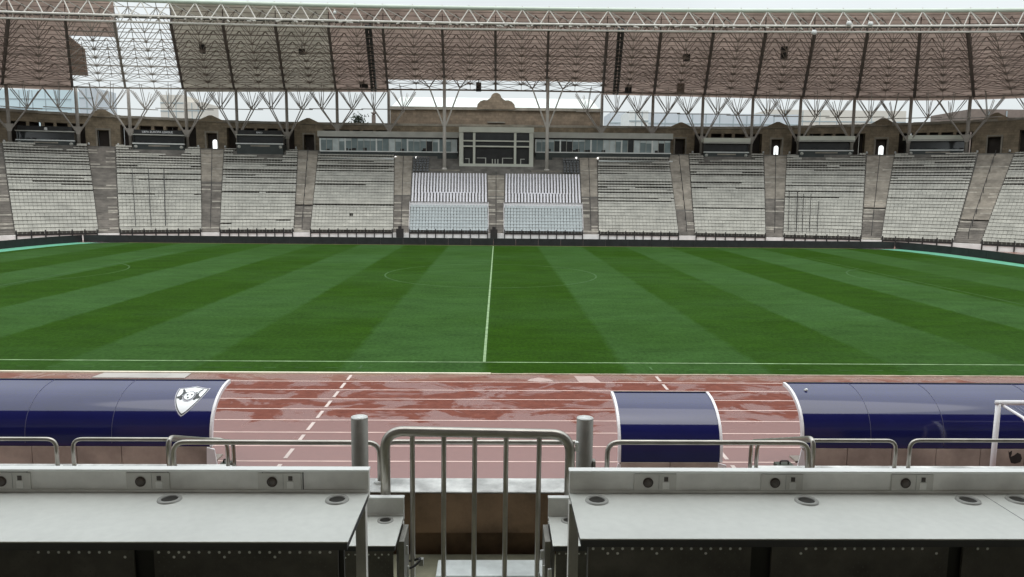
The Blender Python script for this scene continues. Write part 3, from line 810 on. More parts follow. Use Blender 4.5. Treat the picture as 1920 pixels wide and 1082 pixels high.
vb = thing('glazed_box', 'central cream-framed glazed box over the white seats', 'hospitality box', (.2, 138, 11))
y = 138.
for x0, x1, z0, z1 in ((-6.46, -5.72, 12.1, 17.66), (6.2, 6.94, 12.1, 17.66)): MB().box(x0, x1, y, y+.7, z0, z1).build('frame_post', M['cream'], vb)
MB().box(-6.5, 6.98, y-.25, 145, 17.68, 18.6).build('roof', M['cream'], vb)
MB().box(-6.46, 6.94, y-.15, y+.7, 11.55, 12.097).build('frame_sill', M['cream'], vb)
for x0, x1 in ((-3.98, -3.55), (3.42, 3.85)): MB().box(x0, x1, y+.02, y+.5, 12.1, 17.66).build('mullion', M['cream'], vb)
for x0, x1 in ((-5.71, -3.99), (-3.54, 3.41), (3.86, 6.19)):
    for z0, z1 in ((16.05, 16.28), (15.08, 15.32)): MB().box(x0, x1, y+.05, y+.4, z0, z1).build('transom', M['cream'], vb)
    MB().box(x0, x1, y+.52, y+.56, 12.1, 15.06).build('window_pane', M['interior'], vb)
    MB().box(x0, x1, y+.52, y+.56, 15.34, 17.66).build('window_pane', M['glass_dark'], vb)
for x0, x1, h in ((-3.3, -1.6, 1.1), (1.3, 3.2, 1.1), (-5.4, -4.6, .95), (4.6, 5.4, .95)):
    mb = MB(); mb.box(x0, x1, y+.42, y+.5, 12.1+h-.12, 12.1+h)
    mb.box(x0 if x0 > 0 else x1-.16, (x0+.16) if x0 > 0 else x1, y+.41, y+.5, 12.1, 12.1+h-.002); mb.build('table', M['slab'], vb)
mb = MB()
for k in range(3): mb.box(-.55+k*.5, -.38+k*.5, y+.42, y+.5, 12.1, 12.95)
mb.build('chair', M['slab'], vb)
MB().box(-6.2, 6.7, y+.1, 145, 9.2, 11.547).build('base_panel', M['green_dark'], vb)
MB().box(-2.8, 3.2, y+.06, y+.095, 11.0, 11.35).build('stripe_panel', M['glass_dark'], vb)
for s in (-1, 1):       # concrete plinths under the two tall posts
    xc = -9.0 if s < 0 else 9.25
    o = thing('plinth', f'tan concrete plinth under the {"left" if s < 0 else "right"} tall roof post', 'plinth', (xc, 136.4, 9.5))
    MB().box(xc-2.7, xc+2.7, 135.6, 137.4, 8.9, 10.75).build('block', M['aisle'], o)
    MB().box(xc-2.78, xc+2.78, 135.5, 137.4, 10.752, 10.9).build('cap', M['stone_trim'], o)

# building behind the stand
bd = thing('stone_building', 'brown stone building with a crested gable behind the central box', 'building', (0, 152, 0))
MB().box(-20.7, 20.8, 152, 170, 0, 23.0).build('wall', M['bldg'], bd)
MB().box(-21.0, 21.1, 151.6, 170, 23.003, 23.55).build('cornice', M['stone_trim'], bd)
mb = MB(); mb.hexa([(-20.5, 152.4, 23.56), (20.6, 152.4, 23.56), (20.6, 168, 23.56), (-20.5, 168, 23.56)], [(-19.4, 158, 26.1), (19.5, 158, 26.1), (19.5, 164, 26.1), (-19.4, 164, 26.1)]); mb.build('roof', M['pale_roof'], bd)
poly = [(-3.7, 0), (3.9, 0), (3.75, .9), (3.2, 1.5), (2.5, 1.75), (1.9, 1.7), (1.5, 1.95)]+[(.1+1.05*math.cos(a), 2.1+1.05*math.sin(a)) for a in np.linspace(.15, PI-.15, 9)]+[(-1.3, 1.95), (-1.7, 1.7), (-2.3, 1.75), (-3.0, 1.5), (-3.55, .9)]
MB().ngon_prism([(x, 23.2+z) for x, z in poly], 151.45, 152.6).build('crest_gable', M['bldg'], bd)
MB().box(-1.6, 1.9, 151.5, 152.1, 20.55, 20.8).build('ledge', M['stone_trim'], bd)
for k, xx in enumerate((-14.4, -11.6, -8.4, -5.2, -2.2, 3.2, 6.0, 8.8, 11.9, 14.6)):
    arch = [(xx-.95, 17.6), (xx+.95, 17.6), (xx+.95, 19.2)]+[(xx+.95*math.cos(a), 19.2+.95*math.sin(a)) for a in np.linspace(.3, PI-.3, 8)]+[(xx-.95, 19.2)]
    MB().ngon_prism(arch, 151.92, 152.05).build('arched_window', M['glass_light'] if k in (0, 5, 8) else M['glass'] if k in (1, 7, 3) else M['stone_dark'], bd)

# distant buildings
def far(name, lab, x0, x1, y, z0, z1, m_, nx, nz, cat='building'):
    o = thing(name, lab, cat, ((x0+x1)/2, y, 0))
    MB().box(x0, x1, y, y+14, 0, z1).build('wall', m_, o)
    for k in range(1, nz):
        z = z0+(z1-z0)*k/nz; MB().box(x0-.05, x1+.05, y-.12, y-.02, z-.18, z+.18).build('floor_band', M['city_line'], o)
    for k in range(1, nx):
        xx = x0+(x1-x0)*k/nx; MB().box(xx-.12, xx+.12, y-.10, y-.01, z0-6, z1-.3).build('mullion', M['city_line'], o)
far('glass_building', 'pale blue glass building beyond the left end of the stand', -172, -142, 260, 30, 39.2, M['city_glass'], 7, 3)
far('tower_block', 'grey-blue tower block seen left of the open roof bay', -128.6, -124.2, 240, 25, 37.6, M['city_grey'], 2, 4)
far('tower_block', 'taller beige tower block seen under the open roof bay', -121.3, -113.0, 280, 26, 40.4, M['city_beige'], 3, 5)
far('apartment_block', 'low beige block joined to the right of the taller tower', -112.7, -106, 281, 26, 38.0, M['city_beige'], 3, 4)
far('long_building', 'long pale grey building behind the right half of the stand', 32.8, 88, 220, 24, 29.9, M['city_grey'], 14, 2)
far('white_building', 'small white flat-roofed building right of the brown stone building', 34.8, 39.8, 200, 23, 28.4, M['frame_white'], 3, 2)
far('pale_building', 'pale beige building far behind the right end of the stand', 92.5, 140, 260, 28, 35.6, M['city_beige'], 8, 2)
far('dark_building', 'low dark grey building at the far right behind the wall', 95, 106, 152, 18, 24.4, M['steel_dark'], 3, 2)
o = thing('shrub', 'small dark shrub on the skyline left of the stone building', 'shrub', (-28.5, 160, 18))
mb = MB()
for k in range(420):
    p = np.array([-28.5, 160, 21.4])+rng.normal(0, 1, 3)*np.array([.7, .5, .65]); r = .16+.12*rng.random(); a = rng.normal(0, 1, 3); a /= np.linalg.norm(a); b_ = np.cross(a, rng.normal(0, 1, 3)); b_ /= np.linalg.norm(b_)
    mb.add([p-a*r, p+b_*r*.6, p+a*r, p-b_*r*.6], [(0, 1, 2, 3)])
mb.build('crown', M['hedge'], o); MB().tube((-28.5, 160, 16), (-28.5, 160, 21.5), .12, 6).build('trunk', M['steel_dark'], o)
o = thing('beacon_mast', 'small dark beacon mast on the skyline beside the shrub', 'mast', (-25.3, 160, 18))
MB().box(-25.7, -24.95, 159.8, 160.4, 17, 22.6).build('shaft', M['steel_dark'], o)
MB().tube((-25.3, 160, 22.6), (-25.3, 160, 23.1), .2, 8, .65, True).build('lamp_dish', M['steel_dark'], o)
MB().tube((-25.3, 160, 23.1), (-25.3, 160, 23.9), .12, 6).build('spike', M['steel_dark'], o)

# ------------------------------------------------------------------ roof canopy over the far stand
RIBS = [-99, -91, -82.02, -73.16, -65.35, -56.13, -47.45, -38.51, -29.36, -19.84, -9.38, .05, 9.48, 19.93, 29.44, 38.67, 47.79, 56.22, 65.21, 73.99, 81.83, 90.5, 99]
NB = len(RIBS)-1
def ribx(c):
    i = min(int(c), NB-1); return RIBS[i]+(RIBS[i+1]-RIBS[i])*(c-i)
def RB(c): 
    x = ribx(c); return np.array([x, Yb(x), 25.7-1.6*(x/80)**2])
def RF(c, up=0.):
    x = ribx(c)*.846; return np.array([x, 117-.00088*x*x, 31.17-.35*(x/80)**2+up])
def LOW(c, w): return RF(c)+(RB(c)-RF(c))*w
def TOPP(c, w):
    f = RF(c, 3.0); b = RB(c)+np.array([0, 0, 1.75]); return f+(b-f)*w
canopy = thing('stand_canopy', 'huge sloping steel and clad roof over the far stand', 'canopy', (0, 130, 25))
for i in range(NB):
    brown = not (RIBS[i] > -57 and RIBS[i] < -30)
    m_ = M['roof_brown'] if brown else M['roof_olive']
    centre = -20 <= RIBS[i] <= 19 and RIBS[i+1] <= 21
    wmax = 1.0 if centre else 1.22
    if RIBS[i] == -65.35: rng_w = None
    elif RIBS[i] == -73.16: rng_w = (0, .42)
    else: rng_w = (0, wmax)
    c0, c1 = i, i+1
    if RIBS[i] == -56.13: c0 = i-.02
    if rng_w:
        mb = MB(); nw = 14
        def fn(u, v, up):
            c = c0+(c1-c0)*u; c = min(max(c, 0), NB); return TOPP(c, rng_w[0]+(rng_w[1]-rng_w[0])*v)+np.array([0, 0, up])
        mb.grid(lambda u, v: fn(u, v, 0), 2, nw)
        mb.grid(lambda u, v: fn(u, 1, .12*v), 2, 1); mb.grid(lambda u, v: fn(u, 0, .12*v), 2, 1)
        mb.build('roof_panel', m_, canopy)
    if RIBS[i] == -73.16:
        a, b_, c_, d_ = TOPP(i, .42), TOPP(i+.30, .60), TOPP(i+.30, .98), TOPP(i, .98)
        up = np.array([0, 0, .1])
        MB().hexa([a, b_, c_, d_], [a+up, b_+up, c_+up, d_+up]).build('roof_panel', M['roof_brown'], canopy)
    # battens under the cladding
    if rng_w:
        mb = MB()
        for w in np.arange(rng_w[0]+.03, rng_w[1], .055):
            mb.tube(TOPP(c0 if c0 >= 0 else 0, w)-np.array([0, 0, .10]), TOPP(c1, w)-np.array([0, 0, .10]), .045, 4)
        mb.build('batten_set', M['steel_dark'], canopy)
    # space frame: lower chords, diagonals up to the cladding
    open_bay = RIBS[i] in (-65.35,)
    sm = M['steel_grey'] if RIBS[i] in (-65.35, -73.16) else M['steel_dark']  # frame under cladding takes the shade-browned steel, open bays the grey
    mb = MB(); NWJ = 8
    for j in range(NWJ+1):
        w = j/NWJ
        mb.tube(LOW(i, w), LOW(i+1, w), .07 if j < NWJ else .19, 4)
        if j < NWJ:
            mb.tube(LOW(i+.5, w), LOW(i+.5, w+1/NWJ), .06, 4)
            for cc in (0, .5):
                a = LOW(i+cc, w)
                for dc in (-.25, .25):
                    if i+cc+dc < 0: continue
                    mb.tube(a, TOPP(i+cc+dc, w+.5/NWJ), .06, 3)
                    if j > 0: mb.tube(a, TOPP(i+cc+dc, w-.5/NWJ), .06, 3)
                # flat cross bracing in the lower layer
                if j >= 2: mb.tube(LOW(i+cc, w), LOW(i+cc+.5, w+1/NWJ), .045, 3); mb.tube(LOW(i+cc+.5, w), LOW(i+cc, w+1/NWJ), .045, 3)
            if j > 1:
                for cc in (0, .5):
                    mb.box(*np.repeat(LOW(i+cc, w), 2)+np.array([-.17, .17, -.17, .17, -.17, .17]))
            if open_bay or (RIBS[i] == -73.16 and w > .4):
                mb.tube(TOPP(i, w+.5/NWJ), TOPP(i+1, w+.5/NWJ), .07, 3)
                for cc in (.25, .75): mb.tube(TOPP(i+cc, w), TOPP(i+cc, min(1, w+1/NWJ)), .07, 3)
    mb.build('space_frame', sm, canopy)
for i in range(NB+1):
    mb = MB(); heavy = i not in (11,)
    r = .27 if RIBS[i] > 15 else .22
    for j in range(8): mb.tube(LOW(i, j/8), LOW(i, (j+1)/8), r, 5)
    for j in range(8):
        mb.tube(LOW(i, j/8), TOPP(i, (j+.5)/8), .08, 3); mb.tube(TOPP(i, (j+.5)/8), LOW(i, (j+1)/8), .08, 3)
    mb.build('rib_truss', M['steel_grey'] if RIBS[i] in (-65.35,) else M['rib_steel'], canopy)
for X in (-22.45, 22.3):      # dark movement joints either side of the central roof
    c = np.interp(X, RIBS, range(NB+1)); mb = MB()
    for dx in (-.035, .035): mb.path([LOW(c+dx, w)+np.array([0, 0, .3]) for w in np.linspace(.0, 1.06, 6)], .26, 5)
    for w in np.linspace(.05, 1.0, 16): mb.tube(LOW(c-.035, w)+np.array([0,0,.3]), LOW(c+.035, w)+np.array([0,0,.3]), .14, 4)
    mb.build('movement_joint', M['black_metal'], canopy)
# edge truss
cs = np.linspace(0, NB, NB*2+1)
mb = MB(); mb.path([RF(c, 3.12)+np.array([0, -.1, 0]) for c in cs], .30, 8); mb.build('edge_tube', M['gutter'], canopy)
mb = MB(); mb.path([RF(c, .0)+np.array([0, -.5, 0]) for c in cs], .15, 6); mb.build('lower_chord', M['steel_pale'], canopy)
mb = MB(); mb.path([RF(c, .78)+np.array([0, -.9, 0]) for c in cs], .17, 6); mb.build('lower_chord', M['steel_pale'], canopy)
mb = MB(); mb.path([RF(c, 1.0)+np.array([0, 1.2, 0]) for c in cs], .12, 5); mb.path([RF(c, 1.35)+np.array([0, 1.1, 0]) for c in cs], .06, 4)
mb.build('catwalk', M['black_metal'], canopy)
for i in range(NB):
    mb = MB()
    for h in (0, .5):
        a = RF(i+h, 3.0)+np.array([0, -.15, 0])
        for dc in (-.17, .17):
            if i+h+dc < 0: continue
            mb.tube(a, RF(i+h+dc, .8)+np.array([0, -.9, 0]), .088, 5)
        mb.tube(a, RF(i+h, 3.5)+np.array([0, -.15, 0]), .09, 4)
        for dc in (.14, .36): mb.tube(RF(i+h+dc, .78)+np.array([0, -.9, 0]), RF(i+h+dc-.03, 0)+np.array([0, -.5, 0]), .06, 4)
        mb.tube(a, RF(i+h+.5 if i+h+.5 <= NB else NB, 1.0)+np.array([0, 1.2, 0]), .07, 4)
    mb.build('truss_web', M['steel_pale'], canopy)
# cloth wraps and brackets lashed to the lower chord
for i in range(4, NB-4):
    for k in range(6):
        c = i+rng.random(); L = .02+.06*rng.random(); u = .78-.10-.25*rng.random()
        if RIBS[i] > 40 and rng.random() < .75: continue
        MB().tube(RF(c, u)+np.array([0, -1.0, 0]), RF(min(c+L, NB), u+.12*rng.normal())+np.array([0, -1.0, 0]), .10+.07*rng.random(), 5, .08, True).build('lashing', M['steel_pale'], canopy)

# loudspeakers under the roof
for (x, y, z, w, h, lab) in ((-47.9, 128, 30.1, .8, 2.0, 'tall black loudspeaker hung under the olive roof beside the open bay'),
                             (-31.7, 128, 29.57, .95, .85, 'small black loudspeaker hung under the olive roof'),
                             (31.65, 128, 29.45, 1.1, 1.0, 'small black loudspeaker hung under the brown roof, right side'),
                             (46.8, 125, 29.9, .95, 1.95, 'tall black loudspeaker hung under the brown roof, right side')):
    o = thing('loudspeaker', lab, 'loudspeaker', (x, y, z-h/2), 'loudspeakers hung under the canopy')
    MB().hexa([(x-w/2, y-.3, z-h/2), (x+w/2, y-.3, z-h/2), (x+w*.4, y+.5, z-h/2), (x-w*.4, y+.5, z-h/2)], [(x-w/2, y-.35, z+h/2), (x+w/2, y-.35, z+h/2), (x+w*.4, y+.5, z+h/2), (x-w*.4, y+.5, z+h/2)]).build('cabinet', M['black_rubber'], o)
    MB().tube((x, y, z+h/2), (x, y, z+h/2+1.0), .06, 5).build('hanger', M['black_metal'], o)
for (x, y, z, w, h, lab) in ((-24.1, 142, 26.1, 1.5, .7, 'black junction box under the roof edge left of the stone building'), (24.5, 142, 25.9, 1.2, 1.1, 'black junction box under the roof edge right of the stone building'),
                             (34.0, 141.2, 26.2, 1.3, 1.9, 'tall brown junction box hung behind the right columns'), (-3.1, 142.4, 26.2, .95, 1.6, 'dark hanging box in the gap above the stone gable')):
    o = thing('junction_box', lab, 'junction box', (x, y, z-h/2))
    MB().box(x-w/2, x+w/2, y-.3, y+.3, z-h/2, z+h/2).build('casing', M['steel_dark'] if w == 1.3 else M['black_rubber'], o)
    MB().tube((x, y, z+h/2), (x, y, z+h/2+.8), .08, 5).build('hanger', M['black_metal'], o)
# floodlights on the edge truss
for c, u, lab in ((8.15, 1.9, 'white floodlight clipped high on the roof truss above the third block'), (17.55, 1.1, 'white floodlight on the roof truss near the right corner'), (17.95, 1.05, 'larger white floodlight on the roof truss at far right'), (16.9, -.15, 'small white lamp under the lower chord of the roof truss')):
    p = RF(c, u)+np.array([0, -1.15, 0]); o = thing('floodlight', lab, 'floodlight', p, 'floodlights on the roof truss')
    MB().tube(p, p+np.array([.1, -.35, -.1]), .32 if u != 1.9 else .22, 10, .36 if u != 1.9 else .25, True).build('lamp_head', M['foam'], o)
    MB().tube(p, p+np.array([0, .3, .5]), .06, 5).build('bracket', M['steel_pale'], o)

# ------------------------------------------------------------------ columns with branching struts
col_labels = {-91: 'outermost left', -82.02: 'leftmost, beside the box with the round lamp', -73.16: 'between the leftmost box and the first door', -65.35: 'at the left end of the lettered box',
  -56.13: 'at the right end of the lettered box', -47.45: 'at the left end of the box with one short word', -38.51: 'at the right end of the box with one short word', -29.36: 'over the left end of the left press box', -19.84: 'over the middle of the left press box, beside the stone building',
  19.93: 'over the middle of the right press box, beside the stone building', 29.44: 'over the right end of the right press box', 38.67: 'at the left end of the first cream-roofed box', 47.79: 'at the right end of the first cream-roofed box', 56.22: 'at the left end of the middle cream-roofed box',
  65.21: 'at the right end of the middle cream-roofed box', 73.99: 'at the left end of the rightmost cream-roofed box', 81.83: 'at the right end of the rightmost cream-roofed box', 90.5: 'outermost right'}
for x in RIBS:
    if x not in col_labels: continue
    y = Yb(x)+.9-(.0 if abs(x) > 33 else 0); zb = RB(RIBS.index(x))[2]
    z0 = 14.4 if abs(x) > 33 else 17.6
    o = thing('support_column', 'grey steel column with branching struts, '+col_labels[x], 'column', (x, y, z0), 'branching steel columns along the back of the stand')
    i = RIBS.index(x); tdir = (RB(min(i+1, NB))-RB(max(i-1, 0)))[:2]; tdir /= np.linalg.norm(tdir); nd = np.array([-tdir[1], tdir[0]])
    def P(u, v, z): return np.array([x+tdir[0]*u+nd[0]*v, y+tdir[1]*u+nd[1]*v, z])
    zn = 14.4+2.0 if abs(x) > 33 else 18.0
    MB().tube((x, y, z0), (x, y, zb), .30, 10, .27, True).build('shaft', M['steel_grey'], o)
    mb = MB(); mb.hexa([P(-.28, -.32, zn), P(.28, -.32, zn), P(.28, .32, zn), P(-.28, .32, zn)], [P(-.62, -.36, zn+1.3), P(.62, -.36, zn+1.3), P(.62, .36, zn+1.3), P(-.62, .36, zn+1.3)])
    mb.build('gusset', M['steel_grey'], o)
    zf = zb-3.6
    for su in (-1, 1):
        for sv in (-1, 1):
            mb = MB(); f = P(su*2.75, sv*1.1, zf)
            mb.tube(P(su*.2, sv*.2, zn+.3), f, .125, 6, .10)
            mb.build('strut', M['steel_grey'], o)
            mb = MB()
            for du, dv, dz in ((-2.35*su, -.7, 3.45), (2.25*su, -.7, 3.45), (-2.0*su, 1.7, 3.3), (2.1*su, 1.6, 3.3), (-.5*su, -1.9, 4.4), (.6*su, 2.2, 3.2)):
                mb.tube(f, f+np.array([tdir[0]*du+nd[0]*dv*.8, tdir[1]*du+nd[1]*dv*.8, dz]), .065, 5, .055)
            mb.build('branch_set', M['steel_grey'], o)
    mb = MB(); mb.tube(P(-4.9, -1.1, zf), P(4.9, -1.1, zf), .08, 5); mb.build('tie_rod', M['steel_grey'], o)
for x, lab in ((-9.0, 'left of the central box'), (9.3, 'right of the central box')):
    y = 136.5; zb = 25.4+.9; c = np.interp(x, RIBS, range(NB+1)); zb = LOW(c, .76)[2]
    o = thing('tall_post', f'tall pale steel roof post standing on a plinth {lab}', 'column', (x, y, 10.9), 'tall roof posts either side of the central box')
    MB().tube((x, y, 10.9), (x, y, zb), .33, 12, .28, True).build('shaft', M['steel_pale'], o)
    MB().tube((x, y, 10.9), (x, y, 11.25), .6, 12, .4, True).build('foot', M['steel_pale'], o)
    for su in (-1, 1):
        f = np.array([x+su*2.7, y+.6, zb-1.7])
        MB().tube((x, y, 18.1), f, .15, 6, .12).build('strut', M['steel_pale'], o)
        mb = MB()
        for du, dv, dz in ((-1.5*su, -.9, 1.9), (1.6*su, -.9, 1.9), (-.6*su, 1.4, 1.4), (1.9*su, 1.4, 1.4)): mb.tube(f, f+np.array([du, dv, dz]), .085, 5)
        mb.build('branch_set', M['steel_dark'], o)

# ------------------------------------------------------------------ dugouts
def dugout(x0, x1, yb, label, seams, crest=False, ends=(True, True)):
    o = thing('dugout', label, 'dugout', ((x0+x1)/2, yb, 0), 'navy dugouts beside the track')
    cy = yb+1.4
    def S(x, th, off=0.): return np.array([x, cy-(1.4+off)*math.cos(th), .97+(1.30+off)*max(0., math.sin(th))**.74])
    mb = MB(); mb.grid(lambda u, v: S(x0+(x1-x0)*u, PI/2*v), max(4, int((x1-x0)*2)), 28, 0, True)
    mb.grid(lambda u, v: S(x0+(x1-x0)*u, PI/2*v, -.02), max(4, int((x1-x0)*2)), 28, 0, True)
    mb.build('roof_shell', M['navy'], o)
    mb = MB().box(x0-.02, x1+.02, cy-.005, cy+.06, 2.235, 2.288); mb.build('lip_strip', M['black_rubber'], o)
    k = max(2, round((x1-x0)/1.15)); w = (x1-x0)/k
    for i in range(k): MB().box(x0+i*w+.008, x0+(i+1)*w-.008, yb-.012, yb+.02, .06, .955).build('back_panel', M['panel_beige'], o)
    MB().box(x0, x1, yb+.021, yb+.05, .05, .965).build('backing_sheet', M['black_rubber'], o)
    MB().box(x0+.02, x1-.02, yb+.45, yb+.85, .42, .47).build('bench', M['panel_beige'], o)
    for sx in seams:
        mb = MB(); mb.path([S(sx, th, .004) for th in np.linspace(.02, PI/2-.02, 18)], .006, 5); mb.build('seam', M['seam'], o)
    for xe, on, sg in ((x0, ends[0], -1), (x1, ends[1], 1)):
        if not on: continue
        mb = MB(); n = 22
        vs = []
        for k in range(n+1):
            th = PI/2*k/n
            for xx, off in ((xe-.012*sg, .025), (xe+.05*sg, .025), (xe+.05*sg, -.07), (xe-.012*sg, -.07)): vs.append(S(xx, th, off))
        mb.add(vs, [(4*k+j, 4*k+(j+1) % 4, 4*k+4+(j+1) % 4, 4*k+4+j) for k in range(n) for j in range(4)]+[(0, 1, 2, 3)], 0, False)
        mb.build('end_trim', M['trim_white'], o)
        xa, xb = (xe-.1, xe+.24) if sg > 0 else (xe-.24, xe+.1)
        mb = MB(); mb.hexa([(xa, yb-.09, 0), (xb, yb-.09, 0), (xb, yb-.05, 0), (xa, yb-.05, 0)], [(xe-.06, yb-.09, .97), (xe+.06+.06*sg, yb-.09, .92), (xe+.06+.06*sg, yb-.05, .92), (xe-.06, yb-.05, .97)])
        mb.build('foot_panel', M['trim_white'], o)
    if crest:
        cx, th0, R = -7.20, math.radians(50.5), 1.22
        def C(u, v, off): return S(cx+u*.88+.10*v, th0+v*1.05/R, off)
        def halfw(v):      # shield half width at height v (v from -.43 to .36)
            if v > .30: return .385
            t = (v+.43)/.73; return .385*math.sin(t*PI/2)**.72
        def top(u): return .30+.075*max(0, 1-abs(u)/.37)**1.3
        def shield(sc, off, m_, name):
            mb = MB(); rows = 24; cols = 10; vs = []
            for j in range(rows+1):
                f = j/rows
                for i in range(cols+1):
                    uu = -1+2*i/cols
                    vtop = top(uu*.385*sc)
                    v = -.43*sc+( (vtop*sc+.02*(sc-1)) + .43*sc)*f
                    vs.append(C(uu*halfw(max(-.4299, v/sc if v/sc < .30 else .30))*sc, v, off))
            mb.add(vs, [(j*(cols+1)+i, j*(cols+1)+i+1, (j+1)*(cols+1)+i+1, (j+1)*(cols+1)+i) for j in range(rows) for i in range(cols)], 0, True)
            return mb.build(name, m_, o)
        sh = shield(1.16, .004, M['crest_silver'], 'crest_border'); shield(1.08, .007, M['crest_black'], 'crest_outline'); face = shield(1.0, .011, M['crest_white'], 'crest_shield')
        def blob(pts, off, m_, name):
            mb = MB(); mb.add([C(u, v, off) for u, v in pts], [tuple(range(len(pts)))]); mb.build(name, m_, face)
        def disc(u, v, ru, rv, off, m_, name, n=20): blob([(u+ru*math.cos(2*PI*k/n), v+rv*math.sin(2*PI*k/n)) for k in range(n)], off, m_, name)
        for s in (-1, 1):   # two dark horses rearing either side of the ball
            blob([(s*.10, .17), (s*.17, .19), (s*.23, .27), (s*.27, .30), (s*.30, .27), (s*.255, .21), (s*.24, .13), (s*.27, .06), (s*.33, .03), (s*.31, -.02), (s*.24, -.03), (s*.20, -.08), (s*.14, -.04), (s*.12, .05)][::s], .016, M['crest_black'], 'horse_emblem')
            disc(s*.315, .02, .018, .02, .017, M['crest_black'], 'hoof_mark', 8)
        disc(0, .05, .175, .165, .019, M['crest_silver'], 'ball_ring'); disc(0, .06, .15, .14, .022, M['crest_black'], 'ball_outline'); disc(0, .06, .135, .125, .025, M['crest_white'], 'ball')
        for u, v in ((-.06, .085), (.06, .09), (-.005, -.005)): disc(u, v, .028, .026, .028, M['crest_black'], 'ball_patch', 6)
    return o
D1 = dugout(-15.2, -6.5, 18.0, 'long navy dugout with a white crest on its roof', (-11.0, -8.9), True, (True, True))
D2 = dugout(3.45, 5.82, 17.0, 'short navy dugout standing behind the right gate post', (), False)
D3 = dugout(8.2, 17.2, 18.0, 'long navy dugout behind the white goal', (9.9, 11.75, 14.3), False)
MB().add([(13.40, 17.985, .93), (13.43, 17.985, .88), (13.50, 17.985, .93), (13.50, 17.985, .84), (13.48, 17.985, .76), (13.56, 17.985, .80), (13.64, 17.985, .87), (13.73, 17.985, .83), (13.77, 17.985, .72), (13.74, 17.985, .62), (13.60, 17.985, .58), (13.50, 17.985, .60), (13.44, 17.985, .75)], [tuple(range(13))]).build('torn_patch', M['black_rubber'], D3)
MB().tube((8.55, 18.9, 2.20), (8.58, 18.86, 2.25), .05, 8, .03, True).build('small_lamp', M['foam'], D3)
for x, lab, w in ((-5.95, 'dark green case on the ground beside the crested dugout', .30), (7.55, 'dark green case on the ground left of the long right dugout', .5)):
    o = thing('equipment_case', lab, 'case', (x, 17.5, 0))
    MB().hexa([(x-w/2, 17.3, 0), (x+w/2, 17.3, 0), (x+w/2, 17.7, 0), (x-w/2, 17.7, 0)], [(x-w*.4, 17.35, .74), (x+w*.4, 17.35, .74), (x+w*.4, 17.65, .74), (x-w*.4, 17.65, .74)]).build('body', M['dark_case'], o)
    MB().path(bez([(x-w*.2, 17.5, .74), (x-w*.2, 17.5, .82), (x+w*.2, 17.5, .82), (x+w*.2, 17.5, .74)], .04, 3), .02, 5).build('handle', M['black_rubber'], o)

# goal beside the right dugout
gl = thing('goal', 'white goal standing in front of the long right dugout', 'goal', (16, 17, 0))
MB().tube((12.35, 17, 0), (12.35, 17, 2.47), .06, 12, None, True).build('goal_post', M['trim_white'], gl)
MB().tube((19.67, 17, 0), (19.67, 17, 2.47), .06, 12, None, True).build('goal_post', M['trim_white'], gl)
MB().tube((12.29, 17, 2.44), (19.73, 17, 2.44), .06, 12, None, True).build('crossbar', M['trim_white'], gl)
for xx in (12.45, 19.57):
    MB().path(bez([(xx, 17.0, 2.38), (xx, 16.15, 2.28), (xx, 15.7, .05)], .18, 5), .035, 8).build('stanchion', M['trim_white'], gl)
    MB().tube((xx, 17, .04), (xx, 15.7, .04), .035, 8).build('ground_bar', M['trim_white'], gl)
mb = MB()
for k in range(0, 61):
    xx = 12.47+7.08*k/60; mb.path([(xx, 16.95, 2.37), (xx, 16.15, 2.24), (xx, 15.72, .06)], .004, 3, caps=False)
for k in range(18):
    f = k/17; p = np.array([0, 16.15, 2.24])*(1-f)+np.array([0, 15.72, .06])*f
    mb.tube((12.47, p[1], p[2]), (19.55, p[1], p[2]), .004, 3)
mb.build('net', M['net'], gl)

# sheet by the kerb, and patches
o = thing('ground_sheet', 'pale flat sheet lying beside the kerb behind the crested dugout', 'sheet', (-13.2, 28.8, 0))
MB().hexa([(-15.0, 28.45, .012), (-11.45, 28.45, .012), (-11.5, 29.22, .012), (-14.9, 29.22, .012)], [(-15.0, 28.45, .03), (-11.45, 28.45, .03), (-11.5, 29.22, .03), (-14.9, 29.22, .03)]).build('board', M['sheet'], o)
MB().box(-12.32, -12.28, 28.46, 29.2, .031, .036).build('fold', M['ring'], o)
for pts in ([(2.0, 28.3), (2.5, 28.2), (3.05, 28.25), (2.9, 28.6), (2.5, 28.85), (2.15, 28.6)], [(4.0, 28.15), (4.85, 28.15), (4.65, 29.1), (3.9, 29.1)]):
    mb = MB(); mb.add([(x-.3, y, .012) for x, y in pts], [tuple(range(len(pts)))]); struct(mb.build('track_patch', mat('track_patch_pale', (.42, .31, .28), .35, .1, 3.)))

# ------------------------------------------------------------------ near stand: floor tiers, parapet, gate, rails, desks
tiers = MB()
tiers.box(-30, 30, 3.3, 5.6, 3.6, 4.44); tiers.box(-30, -.02, 2.4, 3.298, 3.6, 5.17); tiers.box(.86, 30, 2.4, 3.298, 3.6, 5.17); tiers.box(-.018, .858, 2.4, 3.298, 3.6, 4.9)
tiers.box(-30, 30, -1.2, 2.398, 3.0, 5.68)
struct(tiers.build('stand_floor', M['floor_moss']))
st = MB()
pts = []
for k in range(14): st.box(-90, 90, -1.2-(k+1)*.9, -1.2-k*.9-.002, 0, 5.9+.42*k)
nst = tag(st.build('concrete_terrace', M['concrete']), 'stepped concrete terrace behind the camera position', 'terrace')
